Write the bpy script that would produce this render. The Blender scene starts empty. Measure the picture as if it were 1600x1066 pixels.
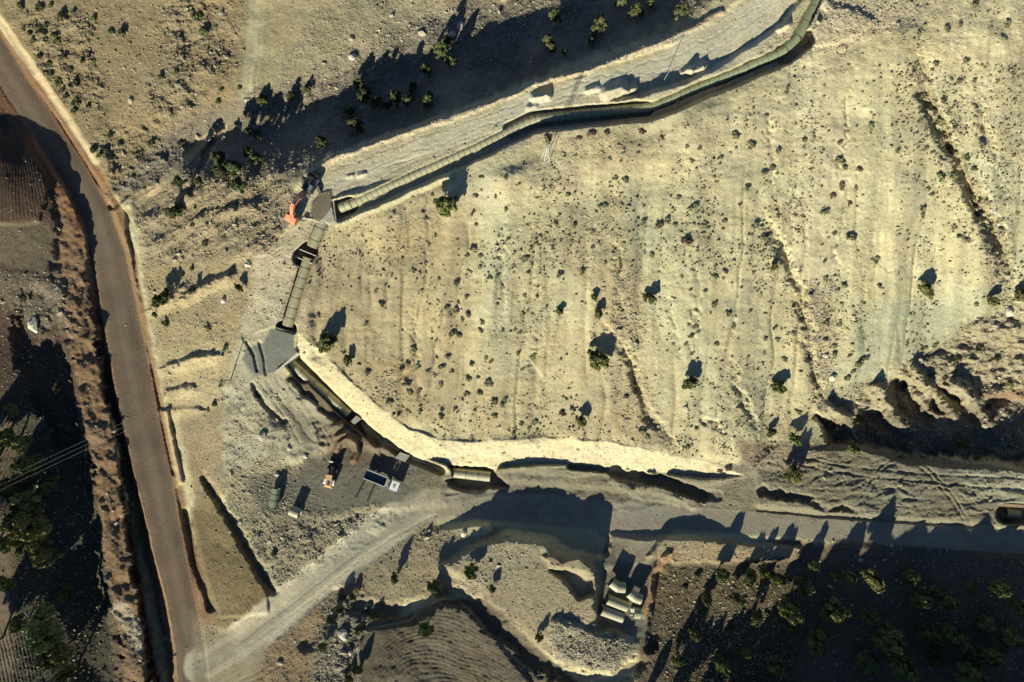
import bpy, math, random
import numpy as np
from mathutils import Vector, Matrix

# ------------------------------------------------------------------ camera, sky, sun, exposure
sc = bpy.context.scene
C = sc.collection
CAM_H = 187.0                    # drone height above the main road, metres
FPX = CAM_H * 1600 / 280.0       # focal length in photo pixels
cam_d = bpy.data.cameras.new('camera'); cam = bpy.data.objects.new('camera', cam_d); C.objects.link(cam)
cam.location = (0, 0, CAM_H); cam_d.sensor_width = 36; cam_d.lens = 36 * FPX / 1600
cam_d.clip_start = 1; cam_d.clip_end = 5000
sc.camera = cam
SUN_EL, SUN_AZ = math.radians(22), math.radians(180 + 23)      # azimuth clockwise from +Y
world = bpy.data.worlds.new('World'); sc.world = world; world.use_nodes = True
wn = world.node_tree; wn.nodes.clear()
sky = wn.nodes.new('ShaderNodeTexSky'); sky.sky_type = 'NISHITA'; sky.sun_disc = False
sky.sun_elevation = SUN_EL; sky.sun_rotation = SUN_AZ
sky.altitude = 2500; sky.ozone_density = 4.0; sky.dust_density = 0.3; sky.air_density = 1.0
bg = wn.nodes.new('ShaderNodeBackground'); bg.inputs[1].default_value = 0.065
wo = wn.nodes.new('ShaderNodeOutputWorld')
wn.links.new(sky.outputs[0], bg.inputs[0]); wn.links.new(bg.outputs[0], wo.inputs[0])
sd = Vector((math.sin(SUN_AZ) * math.cos(SUN_EL), math.cos(SUN_AZ) * math.cos(SUN_EL), math.sin(SUN_EL)))
sl = bpy.data.lights.new('sun', 'SUN'); sl.energy = 5.0; sl.angle = math.radians(0.5); sl.color = (1.0, 0.95, 0.75)
so = bpy.data.objects.new('sun', sl); C.objects.link(so)
so.rotation_euler = sd.to_track_quat('Z', 'Y').to_euler(); so.location = sd * 200
sc.view_settings.view_transform = 'Standard'; sc.view_settings.look = 'None'
sc.view_settings.gamma = 1; sc.view_settings.use_curve_mapping = False
sc.view_settings.exposure = 0.74
sc.cycles.max_bounces = 4; sc.cycles.diffuse_bounces = 1

# ------------------------------------------------------------------ helpers: noise and height map
rng = np.random.RandomState(7)
random.seed(7)
TAB = rng.rand(64, 256, 256).astype(np.float32)
def vnoise(x, y, seed):
    xi = np.floor(x).astype(np.int32); yi = np.floor(y).astype(np.int32)
    fx = (x - xi).astype(np.float32); fy = (y - yi).astype(np.float32)
    fx = fx * fx * (3 - 2 * fx); fy = fy * fy * (3 - 2 * fy)
    t = TAB[seed % 64]
    x0 = xi & 255; x1 = (xi + 1) & 255; y0 = yi & 255; y1 = (yi + 1) & 255
    a = t[y0, x0]; b = t[y0, x1]; c = t[y1, x0]; d = t[y1, x1]
    return (a + (b - a) * fx + (c - a) * fy + (a - b - c + d) * fx * fy) * 2 - 1
def fbm(x, y, wl, octv=4, seed=0, gain=0.5):
    out = 0; amp = 1; tot = 0
    for k in range(octv):
        out = out + amp * vnoise(x / wl + 17.3 * k + seed * 3.1, y / wl + 9.1 * k - seed * 1.7, seed * 5 + k)
        tot += amp; amp *= gain; wl = wl / 2.03
    return out / tot

STEP = 1.55
def axis(lo, hi):
    core = np.arange(lo, hi + STEP, STEP)
    ext = np.cumsum(STEP * 1.12 ** np.arange(1, 40))
    return np.concatenate([(core[0] - ext)[::-1], core, core[-1] + ext])
AU = axis(-25, 1625); AV = axis(-25, 1095)
NU, NV = len(AU), len(AV)
U, V = np.meshgrid(AU, AV)
U = U.astype(np.float32); V = V.astype(np.float32)

CP = """0,-200,10 200,-200,14 400,-200,18 700,-200,17 50,0,4 200,0,7.5 400,0,11.5 600,0,12 760,0,10.5 100,100,3.2 200,100,6.5 300,100,9 400,100,10.5 500,90,10.5 600,60,10.8
700,20,10.5 150,220,2.6 230,200,4.5 290,188,7 350,165,8 400,150,8.5 450,130,9 300,228,2.6 360,205,3.2 420,182,5 480,165,7 300,264,8 360,264,11.5 420,268,15 550,140,8 650,95,8.5 760,40,9.5 900,-20,12 1000,-60,14 240,290,2.6 560,185,11
650,150,12 800,105,14 900,62,15.5 1000,25,17.5 480,262,19.5 540,233,20.5 700,178,22 850,118,23.5 1000,65,25 1130,10,26.5 1200,-60,28 550,350,19.2 700,290,22 860,250,24 1000,210,25.4
1150,150,27 1300,90,28.8 1500,0,31.5 1600,-60,33.5 520,450,17.3 520,540,15.6 700,450,18.5 850,450,19 1000,450,20 1200,400,21.5 1400,300,24 1550,200,27.5 1600,100,30.5 500,570,14.8
700,600,13.5 850,600,13.6 1000,600,14 1200,600,13.4 700,680,10.5 850,680,10.2 1000,690,10.2 1180,690,10.3 600,640,12.3 1300,600,11.5 1400,570,11 1450,480,14 1560,430,17.5 1600,350,21.5
1300,650,8 1400,640,6 1500,640,5.5 1600,660,4.5 1600,560,9 1500,560,9 1200,745,7.6 1350,760,8.2 1550,770,8.6 650,795,4.5 900,800,5.5 1200,820,6 1500,840,7 1100,860,7 1300,900,6 1500,950,7
1100,950,5 1300,1050,5 1600,1050,9 800,890,10 900,950,9.5 700,880,6.8 640,900,5.2 850,1000,9 550,870,4 470,930,3 400,985,1.8 330,1030,0.3 700,1020,7 650,1066,7 800,1060,7 480,1000,3.4
520,960,4 400,560,14.5 350,500,12 430,450,16.5 400,400,16.6 440,340,18.3 350,420,12.5 280,420,6 250,350,4.5 300,350,9 350,330,12 420,300,16.5 280,500,6.5 340,580,10.2 280,600,4.6
400,650,10.8 340,680,7.6 300,700,3.6 480,640,9.5 450,700,8 400,760,6.5 340,760,5 450,780,6 530,740,5.6 600,780,4.8 450,850,5 520,830,4.6 380,850,3.6 340,800,3 370,950,2.2 320,900,1.4
100,400,2 50,400,3 0,400,3.4 40,300,4.6 0,250,4.6 0,170,0.3 60,480,2 0,500,0 0,600,0 70,600,-1 130,700,-8 140,900,-9 0,800,0 0,1000,0 160,1050,-9 50,1050,0 70,800,-1 80,950,-1 110,560,-4 -600,500,4 -600,-500,20
2200,500,38 2200,-300,50 800,-600,26 2300,1500,20 -400,1400,-2 800,1500,8 300,1300,1 1600,1300,9 1200,1300,6 -100,100,-1 20,195,0 -100,900,0"""
cp = np.array([[float(t) for t in p.split(',')] for p in CP.split()])
def tps(d2):
    return np.where(d2 > 0, d2 * np.log(np.maximum(d2, 1e-9)), 0)
def solve():
    P = cp[:, :2] / 500
    K = tps(((P[:, None] - P[None]) ** 2).sum(-1)) + np.eye(len(P)) * 2e-4
    A = np.zeros((len(P) + 3,) * 2); A[:len(P), :len(P)] = K
    A[:len(P), len(P)] = 1; A[:len(P), len(P) + 1:] = P; A[len(P):, :len(P)] = A[:len(P), len(P):].T
    return P, np.linalg.solve(A, np.concatenate([cp[:, 2], [0, 0, 0]]))
P_, W_ = solve()
cu = np.linspace(AU[0], AU[-1], 420); cv = np.linspace(AV[0], AV[-1], 360)
gu, gv = np.meshgrid(np.clip(cu, -500, 2200), np.clip(cv, -550, 1500))
Q = np.stack([gu.ravel(), gv.ravel()], 1) / 500
cz = np.concatenate([tps(((Q[i:i + 8000, None] - P_[None]) ** 2).sum(-1)) @ W_[:len(P_)] for i in range(0, len(Q), 8000)])
cz = (cz + W_[len(P_)] + Q @ W_[len(P_) + 1:]).reshape(gu.shape)
def bilin(grid, ax_u, ax_v, u, v):
    fu = np.interp(u, ax_u, np.arange(len(ax_u))); fv = np.interp(v, ax_v, np.arange(len(ax_v)))
    i = np.minimum(fu.astype(int), len(ax_u) - 2); j = np.minimum(fv.astype(int), len(ax_v) - 2)
    a = fu - i; b = fv - j
    return (grid[j, i] * (1 - a) + grid[j, i + 1] * a) * (1 - b) + (grid[j + 1, i] * (1 - a) + grid[j + 1, i + 1] * a) * b
Z = bilin(cz, cu, cv, U, V).astype(np.float32)
Z += 0.5 * fbm(U, V, 90, 3, 1) + 0.25 * fbm(U, V, 28, 3, 2)

COL = np.empty((NV, NU, 3), np.float32)
RGH = np.full((NV, NU), 0.20, np.float32)          # roughness of the ground in metres
WU = fbm(U, V, 30, 4, 3, 0.55) + 0.45 * fbm(U, V, 8, 3, 13, 0.6); WV = fbm(U, V, 30, 4, 4, 0.55) + 0.45 * fbm(U, V, 8, 3, 14, 0.6)

def window(pts, m):
    u0, v0 = pts[:, 0].min() - m, pts[:, 1].min() - m; u1, v1 = pts[:, 0].max() + m, pts[:, 1].max() + m
    a, b = np.searchsorted(AU, [u0, u1]); c, d = np.searchsorted(AV, [v0, v1])
    return slice(c, min(d + 1, NV)), slice(a, min(b + 1, NU))
def sstep(x): x = np.clip(x, 0, 1); return x * x * (3 - 2 * x)
def region(poly, soft=5, warp=5):
    """window and 0..1 mask of a polygon; soft = width of its edge, warp = how ragged the outline is"""
    p = np.array(poly, float); s = window(p, soft + warp * 1.5 + 3)
    x = U[s] + warp * WU[s]; y = V[s] + warp * WV[s]
    dist = np.full(x.shape, 1e9, np.float32); ins = np.zeros(x.shape, bool)
    for i in range(len(p)):
        (x0, y0), (x1, y1) = p[i], p[(i + 1) % len(p)]
        dx, dy = x1 - x0, y1 - y0; L = dx * dx + dy * dy + 1e-9
        t = np.clip(((x - x0) * dx + (y - y0) * dy) / L, 0, 1)
        dist = np.minimum(dist, (x - x0 - t * dx) ** 2 + (y - y0 - t * dy) ** 2)
        if y0 != y1:
            ins ^= ((y0 > y) != (y1 > y)) & (x < (x1 - x0) * (y - y0) / (y1 - y0) + x0)
    sdv = np.sqrt(dist) * np.where(ins, -1, 1)
    return s, sstep(0.5 - sdv / soft)
def along(line, m, warp=0):
    """window, distance to a polyline, signed side, and the interpolated extra columns"""
    p = np.array(line, float); s = window(p, m + warp * 1.5 + 2)
    x = U[s] + warp * WU[s]; y = V[s] + warp * WV[s]
    best = np.full(x.shape, 1e9, np.float32); att = [np.zeros(x.shape, np.float32) for _ in range(p.shape[1] - 2)]; side = np.zeros(x.shape, np.float32)
    for i in range(len(p) - 1):
        x0, y0 = p[i, :2]; x1, y1 = p[i + 1, :2]
        dx, dy = x1 - x0, y1 - y0; L = dx * dx + dy * dy + 1e-9
        t = np.clip(((x - x0) * dx + (y - y0) * dy) / L, 0, 1)
        d = (x - x0 - t * dx) ** 2 + (y - y0 - t * dy) ** 2
        w = d < best; best = np.where(w, d, best)
        side = np.where(w, np.sign(dx * (y - y0) - dy * (x - x0)), side)
        for k in range(len(att)): att[k] = np.where(w, p[i, 2 + k] + t * (p[i + 1, 2 + k] - p[i, 2 + k]), att[k])
    return s, np.sqrt(best), side, att
def level(poly, z, soft=5, warp=4):            # flatten to z (number or (z0, gu, gv, u0, v0) plane)
    s, m = region(poly, soft, warp)
    t = z if not isinstance(z, tuple) else z[0] + z[1] * (U[s] - z[3]) + z[2] * (V[s] - z[4])
    Z[s] = Z[s] * (1 - m) + t * m
def lift(poly, dz, soft=5, warp=4):
    s, m = region(poly, soft, warp); Z[s] += dz * m
def ribbon(line, soft=10, warp=0, crown=0.0):  # line: u, v, z, half width
    s, d, side, (z, hw) = along(line, 60 + soft, warp)
    m = sstep(1 - (d - hw) / soft)
    Z[s] = Z[s] * (1 - m) + (z - crown * (d / hw) ** 2 * (d < hw)) * m
def groove(line, dz, hw, warp=1.5, flat=0.3, face=None):   # ditch (dz<0) or ridge (dz>0)
    s, d, side, _ = along(line, hw + 2, warp)
    m = sstep((1 - d / hw) / (1 - flat))
    Z[s] += dz * m
def paint(poly, col, soft=8, warp=8, a=1.0, rough=None):
    s, m = region(poly, soft, warp); m = (m * a)[..., None]
    COL[s] = COL[s] * (1 - m) + np.array(col, np.float32) * m
    if rough is not None: m = m[..., 0]; RGH[s] = RGH[s] * (1 - m) + rough * m
def stripe(line, col, hw, soft=4, warp=2, a=1.0, rough=None):
    s, d, side, _ = along(line, hw + soft + 2, warp)
    m = sstep(1 - (d - hw) / soft) * a
    COL[s] = COL[s] * (1 - m[..., None]) + np.array(col, np.float32) * m[..., None]
    if rough is not None: RGH[s] = RGH[s] * (1 - m) + rough * m

# ------------------------------------------------------------------ colours of the ground (albedo; western tones darkened for lens vignetting)
KHAKI = (0.43, 0.385, 0.23); PALE = (0.47, 0.405, 0.24); GREYG = (0.30, 0.275, 0.20); PAD = (0.165, 0.165, 0.135)
UROAD = (0.45, 0.41, 0.285); ASPH = (0.152, 0.116, 0.080); REDB = (0.18, 0.092, 0.048); BERM = (0.19, 0.122, 0.07)
SOIL = (0.085, 0.06, 0.042); TLH = (0.27, 0.212, 0.118); MUD = (0.195, 0.175, 0.12); FIELD = (0.12, 0.10, 0.068)
LROAD = (0.39, 0.355, 0.25); GRN = (0.37, 0.365, 0.24); YARD = (0.15, 0.138, 0.103); STRAW = (0.33, 0.265, 0.145)
COL[:] = KHAKI
# ------------------------------------------------------------------ the big slopes: colour zones
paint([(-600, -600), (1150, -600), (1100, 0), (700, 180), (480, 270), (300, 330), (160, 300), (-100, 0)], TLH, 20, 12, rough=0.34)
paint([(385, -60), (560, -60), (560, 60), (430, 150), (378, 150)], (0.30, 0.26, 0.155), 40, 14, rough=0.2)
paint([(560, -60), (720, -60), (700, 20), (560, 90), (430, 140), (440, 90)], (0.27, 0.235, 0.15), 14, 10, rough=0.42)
stripe([(400, -40), (395, 60), (385, 150)], (0.36, 0.335, 0.215), 6, 7, 5, 0.8, rough=0.1)
stripe([(404, -40), (400, 50), (392, 140)], (0.42, 0.385, 0.24), 1.5, 2.5, 3, 0.6)
stripe([(412, -40), (409, 50), (402, 130)], (0.42, 0.385, 0.24), 1.5, 2.5, 3, 0.4)
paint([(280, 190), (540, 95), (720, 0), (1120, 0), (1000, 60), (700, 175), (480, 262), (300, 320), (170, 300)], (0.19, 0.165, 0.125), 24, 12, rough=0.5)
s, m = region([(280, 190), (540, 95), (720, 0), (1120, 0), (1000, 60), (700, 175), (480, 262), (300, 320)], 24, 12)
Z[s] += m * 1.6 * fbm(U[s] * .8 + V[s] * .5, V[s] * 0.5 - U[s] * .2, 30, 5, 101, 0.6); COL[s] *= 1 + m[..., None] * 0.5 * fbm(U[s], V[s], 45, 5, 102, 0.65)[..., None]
paint([(200, 300), (330, 255), (440, 280), (470, 320), (420, 400), (300, 420), (230, 420)], (0.28, 0.225, 0.135), 14, 12, rough=0.75)
paint([(225, 420), (400, 390), (410, 470), (370, 560), (350, 640), (260, 640), (240, 520)], (0.36, 0.29, 0.165), 14, 10, rough=0.4)
paint([(262, 540), (350, 530), (340, 650), (290, 680), (275, 620)], (0.42, 0.35, 0.20), 16, 10, 0.7, rough=0.34)
paint([(280, 650), (350, 635), (352, 760), (330, 790), (300, 780)], (0.26, 0.205, 0.125), 14, 8, 0.95, rough=0.3)
# the work site on the nose of the ridge
paint([(400, 400), (500, 345), (480, 400), (450, 500), (400, 600), (360, 560), (390, 470)], (0.42, 0.37, 0.245), 14, 8, rough=0.3)
paint([(370, 560), (440, 580), (500, 620), (540, 690), (490, 730), (420, 740), (350, 760), (345, 660)], (0.31, 0.285, 0.195), 14, 10, rough=0.26)
paint([(340, 740), (440, 720), (640, 760), (640, 800), (560, 860), (470, 900), (430, 930), (370, 820)], (0.26, 0.225, 0.145), 16, 12, rough=0.5)
paint([(455, 585), (500, 610), (560, 680), (690, 730), (700, 780), (600, 790), (520, 800), (410, 800), (395, 770), (470, 740), (480, 690), (440, 640)], YARD, 12, 8, rough=0.16)
paint([(385, 740), (500, 740), (500, 815), (400, 815)], (0.145, 0.135, 0.105), 14, 6, 0.8, rough=0.15)
paint([(400, 560), (470, 600), (540, 690), (500, 720), (470, 660), (420, 600)], (0.30, 0.265, 0.19), 10, 4, 0.8, rough=0.12)
# the sunny hill: grey-green beds between yellow ribs
for poly, c_, a_ in [([(740, 250), (800, 260), (800, 560), (760, 560)], GRN, .55), ([(970, 300), (1090, 280), (1110, 560), (1030, 560)], GRN, .35),
                     ([(1060, 560), (1180, 600), (1200, 690), (1080, 660)], GRN, .6), ([(1140, 480), (1200, 500), (1210, 640), (1160, 600)], GRN, .5),
                     ([(1330, 480), (1560, 440), (1500, 560), (1330, 600)], GRN, .8), ([(1500, 200), (1620, 280), (1620, 460), (1560, 420)], GRN, .6),
                     ([(1225, 100), (1335, 80), (1320, 300), (1280, 500), (1240, 400)], (0.49, 0.43, 0.27), .8), ([(480, 370), (570, 380), (600, 500), (560, 560), (490, 540), (460, 500)], (0.45, 0.38, 0.235), .8),
                     ([(480, 380), (560, 340), (720, 300), (740, 560), (720, 680), (560, 620), (490, 560)], (0.37, 0.305, 0.175), .85), ([(740, 600), (1000, 600), (1060, 700), (740, 690)], (0.37, 0.31, 0.18), .7), ([(840, 500), (980, 500), (1060, 690), (850, 680)], (0.40, 0.335, 0.20), .5),
                     ([(1020, 210), (1230, 130), (1225, 250), (1040, 270)], (0.47, 0.405, 0.245), .6), ([(600, 330), (800, 270), (1000, 240), (1000, 270), (700, 330), (600, 370)], (0.42, 0.35, 0.22), .6),
                     ([(1360, 0), (1620, -40), (1620, 260), (1500, 230), (1400, 120)], (0.44, 0.385, 0.235), .5)]:
    paint(poly, c_, 26, 16, a_)
paint([(1270, 620), (1400, 585), (1470, 540), (1520, 500), (1700, 480), (1700, 720), (1300, 700)], (0.31, 0.27, 0.17), 12, 10, rough=0.8)
paint([(1510, 606), (1660, 612), (1660, 630), (1530, 628)], (0.20, 0.10, 0.06), 8, 9, 0.7)
paint([(1280, 660), (1400, 640), (1600, 630), (1800, 640), (1800, 730), (1500, 715), (1300, 690)], (0.17, 0.145, 0.10), 10, 8, 0.9)
# south of the ridge
paint([(330, 760), (420, 930), (420, 990), (330, 985), (300, 880), (300, 780)], (0.185, 0.145, 0.078), 18, 14, rough=0.25)
paint([(400, 1000), (560, 880), (640, 840), (620, 1000), (520, 1120), (380, 1120)], (0.23, 0.17, 0.10), 14, 10, rough=0.35)
paint([(560, 880), (660, 820), (760, 840), (960, 880), (960, 1000), (860, 1020), (740, 930), (580, 940)], (0.29, 0.24, 0.15), 12, 10, rough=0.3)
paint([(640, 850), (760, 830), (860, 860), (760, 930), (690, 900)], (0.30, 0.265, 0.175), 14, 10, 0.6, rough=0.4)
paint([(870, 960), (960, 985), (1000, 1010), (960, 1050), (880, 1040), (855, 1000)], (0.29, 0.26, 0.18), 8, 6, rough=0.55)
paint([(500, 940), (580, 930), (600, 1120), (480, 1120)], (0.20, 0.18, 0.13), 12, 10, rough=0.8)
paint([(690, 940), (760, 935), (900, 1066), (930, 1130), (560, 1130), (560, 1000), (600, 975)], FIELD, 8, 6, rough=0.16)
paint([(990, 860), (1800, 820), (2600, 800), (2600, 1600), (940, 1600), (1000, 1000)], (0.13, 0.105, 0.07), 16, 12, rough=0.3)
paint([(1020, 880), (1240, 900), (1240, 1100), (1040, 1100)], (0.095, 0.074, 0.044), 22, 14, 0.9, rough=0.5)  # brown scrub ground, with shade of the tree-shadow streaks put into its colour
paint([(1020, 850), (1130, 840), (1250, 858), (1240, 872), (1100, 880), (1030, 880)], (0.34, 0.27, 0.16), 8, 5, rough=0.4)
# the flat by the trench on the lower road
paint([(620, 745), (800, 730), (1100, 740), (1250, 700), (1340, 700), (1600, 735), (1700, 740), (1700, 830), (1200, 810), (950, 800), (700, 790)], MUD, 8, 5, rough=0.3)
paint([(1480, 735), (1700, 735), (1700, 800), (1560, 800)], (0.30, 0.285, 0.20), 14, 8, 0.8, rough=0.3)
paint([(1150, 690), (1300, 690), (1290, 740), (1160, 730)], (0.26, 0.21, 0.14), 12, 8, rough=0.5)
# west of the main road: earth tones with vignette dimming put into the colour
paint([(-900, 130), (0, 130), (110, 320), (150, 480), (180, 700), (250, 1066), (260, 1500), (-900, 1500)], SOIL, 8, 4, rough=0.3)
paint([(-60, 350), (60, 345), (100, 340), (115, 420), (90, 440), (0, 410), (-60, 410)], (0.125, 0.10, 0.066), 6, 6, rough=0.2)
paint([(-60, 215), (50, 225), (78, 300), (60, 345), (-60, 350)], (0.085, 0.057, 0.038), 4, 3, rough=0.1)
paint([(0, 420), (100, 440), (110, 500), (60, 520), (0, 470)], (0.13, 0.105, 0.075), 8, 6, rough=0.6)
paint([(-40, 640), (22, 660), (20, 760), (-40, 820)], (0.155, 0.12, 0.08), 6, 4, rough=0.1)
paint([(-40, 790), (34, 830), (30, 1090), (-40, 1090)], (0.15, 0.115, 0.075), 6, 4, rough=0.1)
paint([(-40, 1010), (64, 1010), (66, 1040), (-40, 1046)], (0.19, 0.15, 0.10), 5, 3, rough=0.1)
paint([(20, 690), (30, 640), (120, 640), (170, 900), (180, 1100), (20, 1100)], (0.075, 0.07, 0.05), 16, 10, rough=0.4)
stripe([(105, 325), (112, 420), (120, 500), (140, 600), (165, 720), (180, 860), (200, 960), (218, 1090)], BERM, 17, 5, 5, rough=0.3)
stripe([(188, 950), (210, 985), (214, 1010)], (0.34, 0.29, 0.20), 10, 6, 5, rough=0.4)

# ------------------------------------------------------------------ heights: roads, benches, cuts
MAIN = [(-160, -130, 0, 22), (-40, 30, 0, 22), (30, 143, 0, 22), (75, 208, 0, 22), (118, 275, 0, 22), (150, 335, 0, 23), (171, 400, 0, 25), (190, 500, 0, 28),
        (209, 600, 0, 29), (222, 666, 0, 29), (240, 740, 0, 27), (254, 810, 0, 25), (270, 880, 0, 23), (284, 940, 0, 21), (297, 1010, 0, 22), (304, 1080, 0, 24), (315, 1250, 0, 24)]
LOW = [(318, 1040, 0.2, 22), (370, 1010, 1.0, 24), (420, 972, 2.0, 23), (470, 930, 2.9, 22), (520, 890, 3.5, 21), (570, 850, 4.0, 22), (620, 815, 4.4, 26), (670, 790, 4.6, 32), (740, 785, 4.8, 26),
       (830, 788, 5.0, 26), (920, 796, 5.3, 28), (1000, 806, 5.5, 28), (1080, 812, 5.8, 22), (1250, 822, 6.3, 18), (1450, 838, 7.0, 17), (1620, 850, 7.5, 17), (1900, 860, 8, 17)]
UP = [(1330, -150, 30, 30), (1235, -40, 28.0, 30), (1195, 15, 27.0, 30), (1130, 62, 26.2, 28), (1060, 98, 25.4, 27), (960, 128, 24.6, 26), (860, 158, 23.8, 26), (760, 192, 22.9, 27), (660, 228, 21.9, 28), (580, 258, 21.0, 28), (510, 285, 20.0, 24), (470, 320, 18.8, 18)]
# bank, steep and uneven, dropping north of the upper road
lift([(-600, 225), (-10, 215), (45, 222), (78, 296), (62, 345), (0, 350), (-600, 360)], 0.9, 9, 4)
RAV = [(1270, 650), (1282, 668), (1300, 690), (1345, 694), (1430, 714), (1510, 716), (1590, 724), (1800, 738), (1800, 632), (1610, 634), (1560, 622), (1530, 640), (1500, 634), (1480, 606), (1462, 596), (1452, 640), (1470, 652), (1440, 640), (1412, 596), (1395, 590), (1392, 615), (1412, 650), (1416, 668), (1395, 660), (1370, 640), (1350, 640), (1335, 655), (1310, 668)]
s, m = region(RAV, 12, 10)
Z[s] = Z[s] * (1 - m) + (0.8 + 4.5 * np.clip(fbm(U[s], V[s], 60, 4, 80), -.3, 1)) * m
for ln in ([(1372, 612), (1392, 636), (1412, 668)], [(1436, 588), (1470, 622), (1486, 645)], [(1500, 600), (1530, 640), (1545, 655)], [(1296, 640), (1316, 652), (1330, 664)]): groove(ln, 4.0, 17, 9, 0.05)
s, m = region([(1440, 560), (1500, 520), (1600, 480), (1700, 480), (1700, 640), (1500, 632), (1430, 640), (1300, 650), (1380, 590)], 16, 10)
Z[s] += m * (2.6 * fbm((U[s] + V[s]) * 0.6, (V[s] - U[s] * .3) * 1.2, 34, 4, 81, 0.62) + 1.0 * np.clip(fbm(U[s], V[s], 14, 3, 82), 0, 1))
level([(1180, 735), (1250, 705), (1335, 698), (1420, 722), (1500, 728), (1600, 735), (1800, 745), (1800, 830), (1180, 812)], (8.3, 0.001, -0.004, 1350, 760), 10, 4)
level([(625, 745), (700, 735), (850, 735), (980, 742), (1100, 760), (1180, 740), (1180, 812), (1000, 800), (700, 775)], (5.9, 0.003, -0.02, 850, 765), 12, 4)
# plateau south of the lower road
level([(745, 850), (800, 842), (855, 848), (880, 872), (905, 866), (925, 885), (935, 930), (930, 960), (900, 990), (840, 1000), (760, 925), (690, 885)], (10.6, 0.009, -0.012, 850, 900), 14, 6)
level([(760, 806), (950, 800), (952, 866), (925, 872), (890, 858), (855, 840), (800, 832), (765, 838)], 5.2, 8, 5)
lift([(862, 890), (885, 893), (908, 900), (926, 905), (930, 930), (907, 938), (895, 925)], -2.4, 6, 5)
lift([(850, 868), (880, 862), (925, 880), (930, 898), (890, 890), (862, 886)], 0.8, 8, 4)
ribbon(UP, 9, 3)
ribbon(LOW, 12, 2)
ribbon(MAIN, 8, 1, 0.12)
level([(315, 960), (345, 985), (390, 985), (440, 950), (400, 1066), (340, 1130), (318, 1130)], (0.5, 0.010, -0.004, 345, 1010), 30, 4)
# bank of pale earth on the outer edge of the upper road
groove([(478, 272), (540, 241), (620, 212), (700, 186), (770, 158), (850, 126), (930, 106), (1000, 78), (1070, 48), (1130, 18)], 0.7, 6, 5)
level([(-80, 60), (-10, 130), (35, 185), (20, 205), (-80, 205)], 0, 12, 4)
# cut beside the main road, upper left, and its ditch
S1 = [(-60, -70), (0, 28), (40, 88), (80, 150), (120, 210), (152, 262)]
s, d, side, _ = along([(-60, -70), (0, 26), (40, 86), (80, 148), (120, 208), (150, 258), (165, 282)], 170, 2)
Z[s] += 1.7 * sstep(np.where(side < 0, d, -d) / 8 + 0.4) * sstep(1 - d / 165)
groove([(2, 62), (40, 125), (82, 182), (115, 225), (142, 268), (165, 300)], -0.9, 6, 1.5)
groove([(198, 330), (205, 380), (218, 440), (232, 520), (243, 590), (255, 660), (270, 740)], -1.0, 7, 4)
groove([(290, 800), (300, 850), (312, 900), (330, 950)], -1.4, 9, 3)
lift([(250, 640), (262, 640), (286, 755), (276, 760)], 1.6, 6, 2)
# berm west of the main road
for i, p in enumerate([[(110, 300), (112, 420), (122, 500), (140, 600), (165, 720), (180, 860), (200, 960), (218, 1090)]]):
    s, d, side, _ = along(p, 40, 12)
    Z[s] = np.where(d < 34, Z[s] * (1 - sstep((34 - d) / 16)) + sstep((34 - d) / 16) * (1.7 + 1.3 * fbm(U[s], V[s], 24, 3, 90, 0.6)), Z[s])
groove([(142, 355), (150, 420), (158, 480), (170, 560), (182, 640), (200, 740), (215, 820), (232, 900), (250, 980), (262, 1060)], -1.3, 12, 10)
ribbon(MAIN, 3, 0.6, 0.12)
groove([(60, 470), (40, 520), (70, 600), (110, 680)], -3.0, 34, 12)
# rock ribs and ledges on the slope above the main road
for ln, dz in [([(290, 462), (330, 440), (355, 432)], 2.6), ([(262, 572), (300, 562), (330, 556)], 1.5), ([(262, 612), (300, 604)], 1.3), ([(262, 640), (310, 640)], 0.8),
               ([(240, 480), (262, 470), (282, 450)], 1.8), ([(350, 330), (400, 318)], 1.8), ([(225, 345), (300, 300)], 1.0), ([(240, 380), (330, 330)], 1.2)]:
    s, d, side, _ = along(ln, 22, 3)
    Z[s] += dz * (1 + 0.8 * WV[s]) * sstep(1 - d / np.where(side > 0, 20, 7))
# terrace edge with its dark drop
lift([(312, 748), (330, 775), (352, 810), (380, 860), (415, 915), (420, 960), (345, 965), (322, 900), (300, 800)], 0.8, 6, 2)
s, d, side, (t,) = along([(318, 742, .5), (345, 785, .8), (372, 835, 1), (398, 880, 1), (424, 922, 1.1)], 16, 6)
Z[s] -= 2.6 * t * (1 + 0.6 * WU[s]) * sstep(1 - d / (np.where(side > 0, 12, 12) * (1 + 0.5 * WV[s])))

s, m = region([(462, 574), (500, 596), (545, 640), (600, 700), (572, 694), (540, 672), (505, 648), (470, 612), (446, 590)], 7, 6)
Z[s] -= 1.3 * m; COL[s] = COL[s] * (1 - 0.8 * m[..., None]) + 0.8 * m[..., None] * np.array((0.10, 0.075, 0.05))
s, m = region([(480, 650), (520, 655), (570, 690), (585, 725), (560, 735), (520, 728), (498, 700)], 10, 6)
Z[s] += m * 1.1 * np.clip(fbm(U[s], V[s], 15, 3, 104, 0.6), -.3, 1); COL[s] *= 1 - 0.25 * m[..., None]
# yard floor, flat, and the lumpy spoil slope above it
level([(400, 745), (440, 722), (500, 705), (545, 690), (600, 705), (690, 735), (700, 790), (600, 800), (500, 812), (410, 805), (392, 775)], (5.5, -0.002, -0.004, 540, 760), 16, 8)
s, m = region([(350, 600), (480, 620), (520, 680), (480, 720), (430, 735), (350, 755), (345, 680)], 14, 8)
Z[s] += m * 1.2 * np.clip(fbm(U[s], V[s], 26, 3, 70, 0.5), -.2, 1)
s, m = region([(395, 800), (640, 800), (560, 860), (470, 900), (430, 930), (380, 850)], 14, 8)
Z[s] += m * 1.0 * np.clip(fbm(U[s], V[s], 26, 4, 71, 0.6), -.2, 1)
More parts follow.
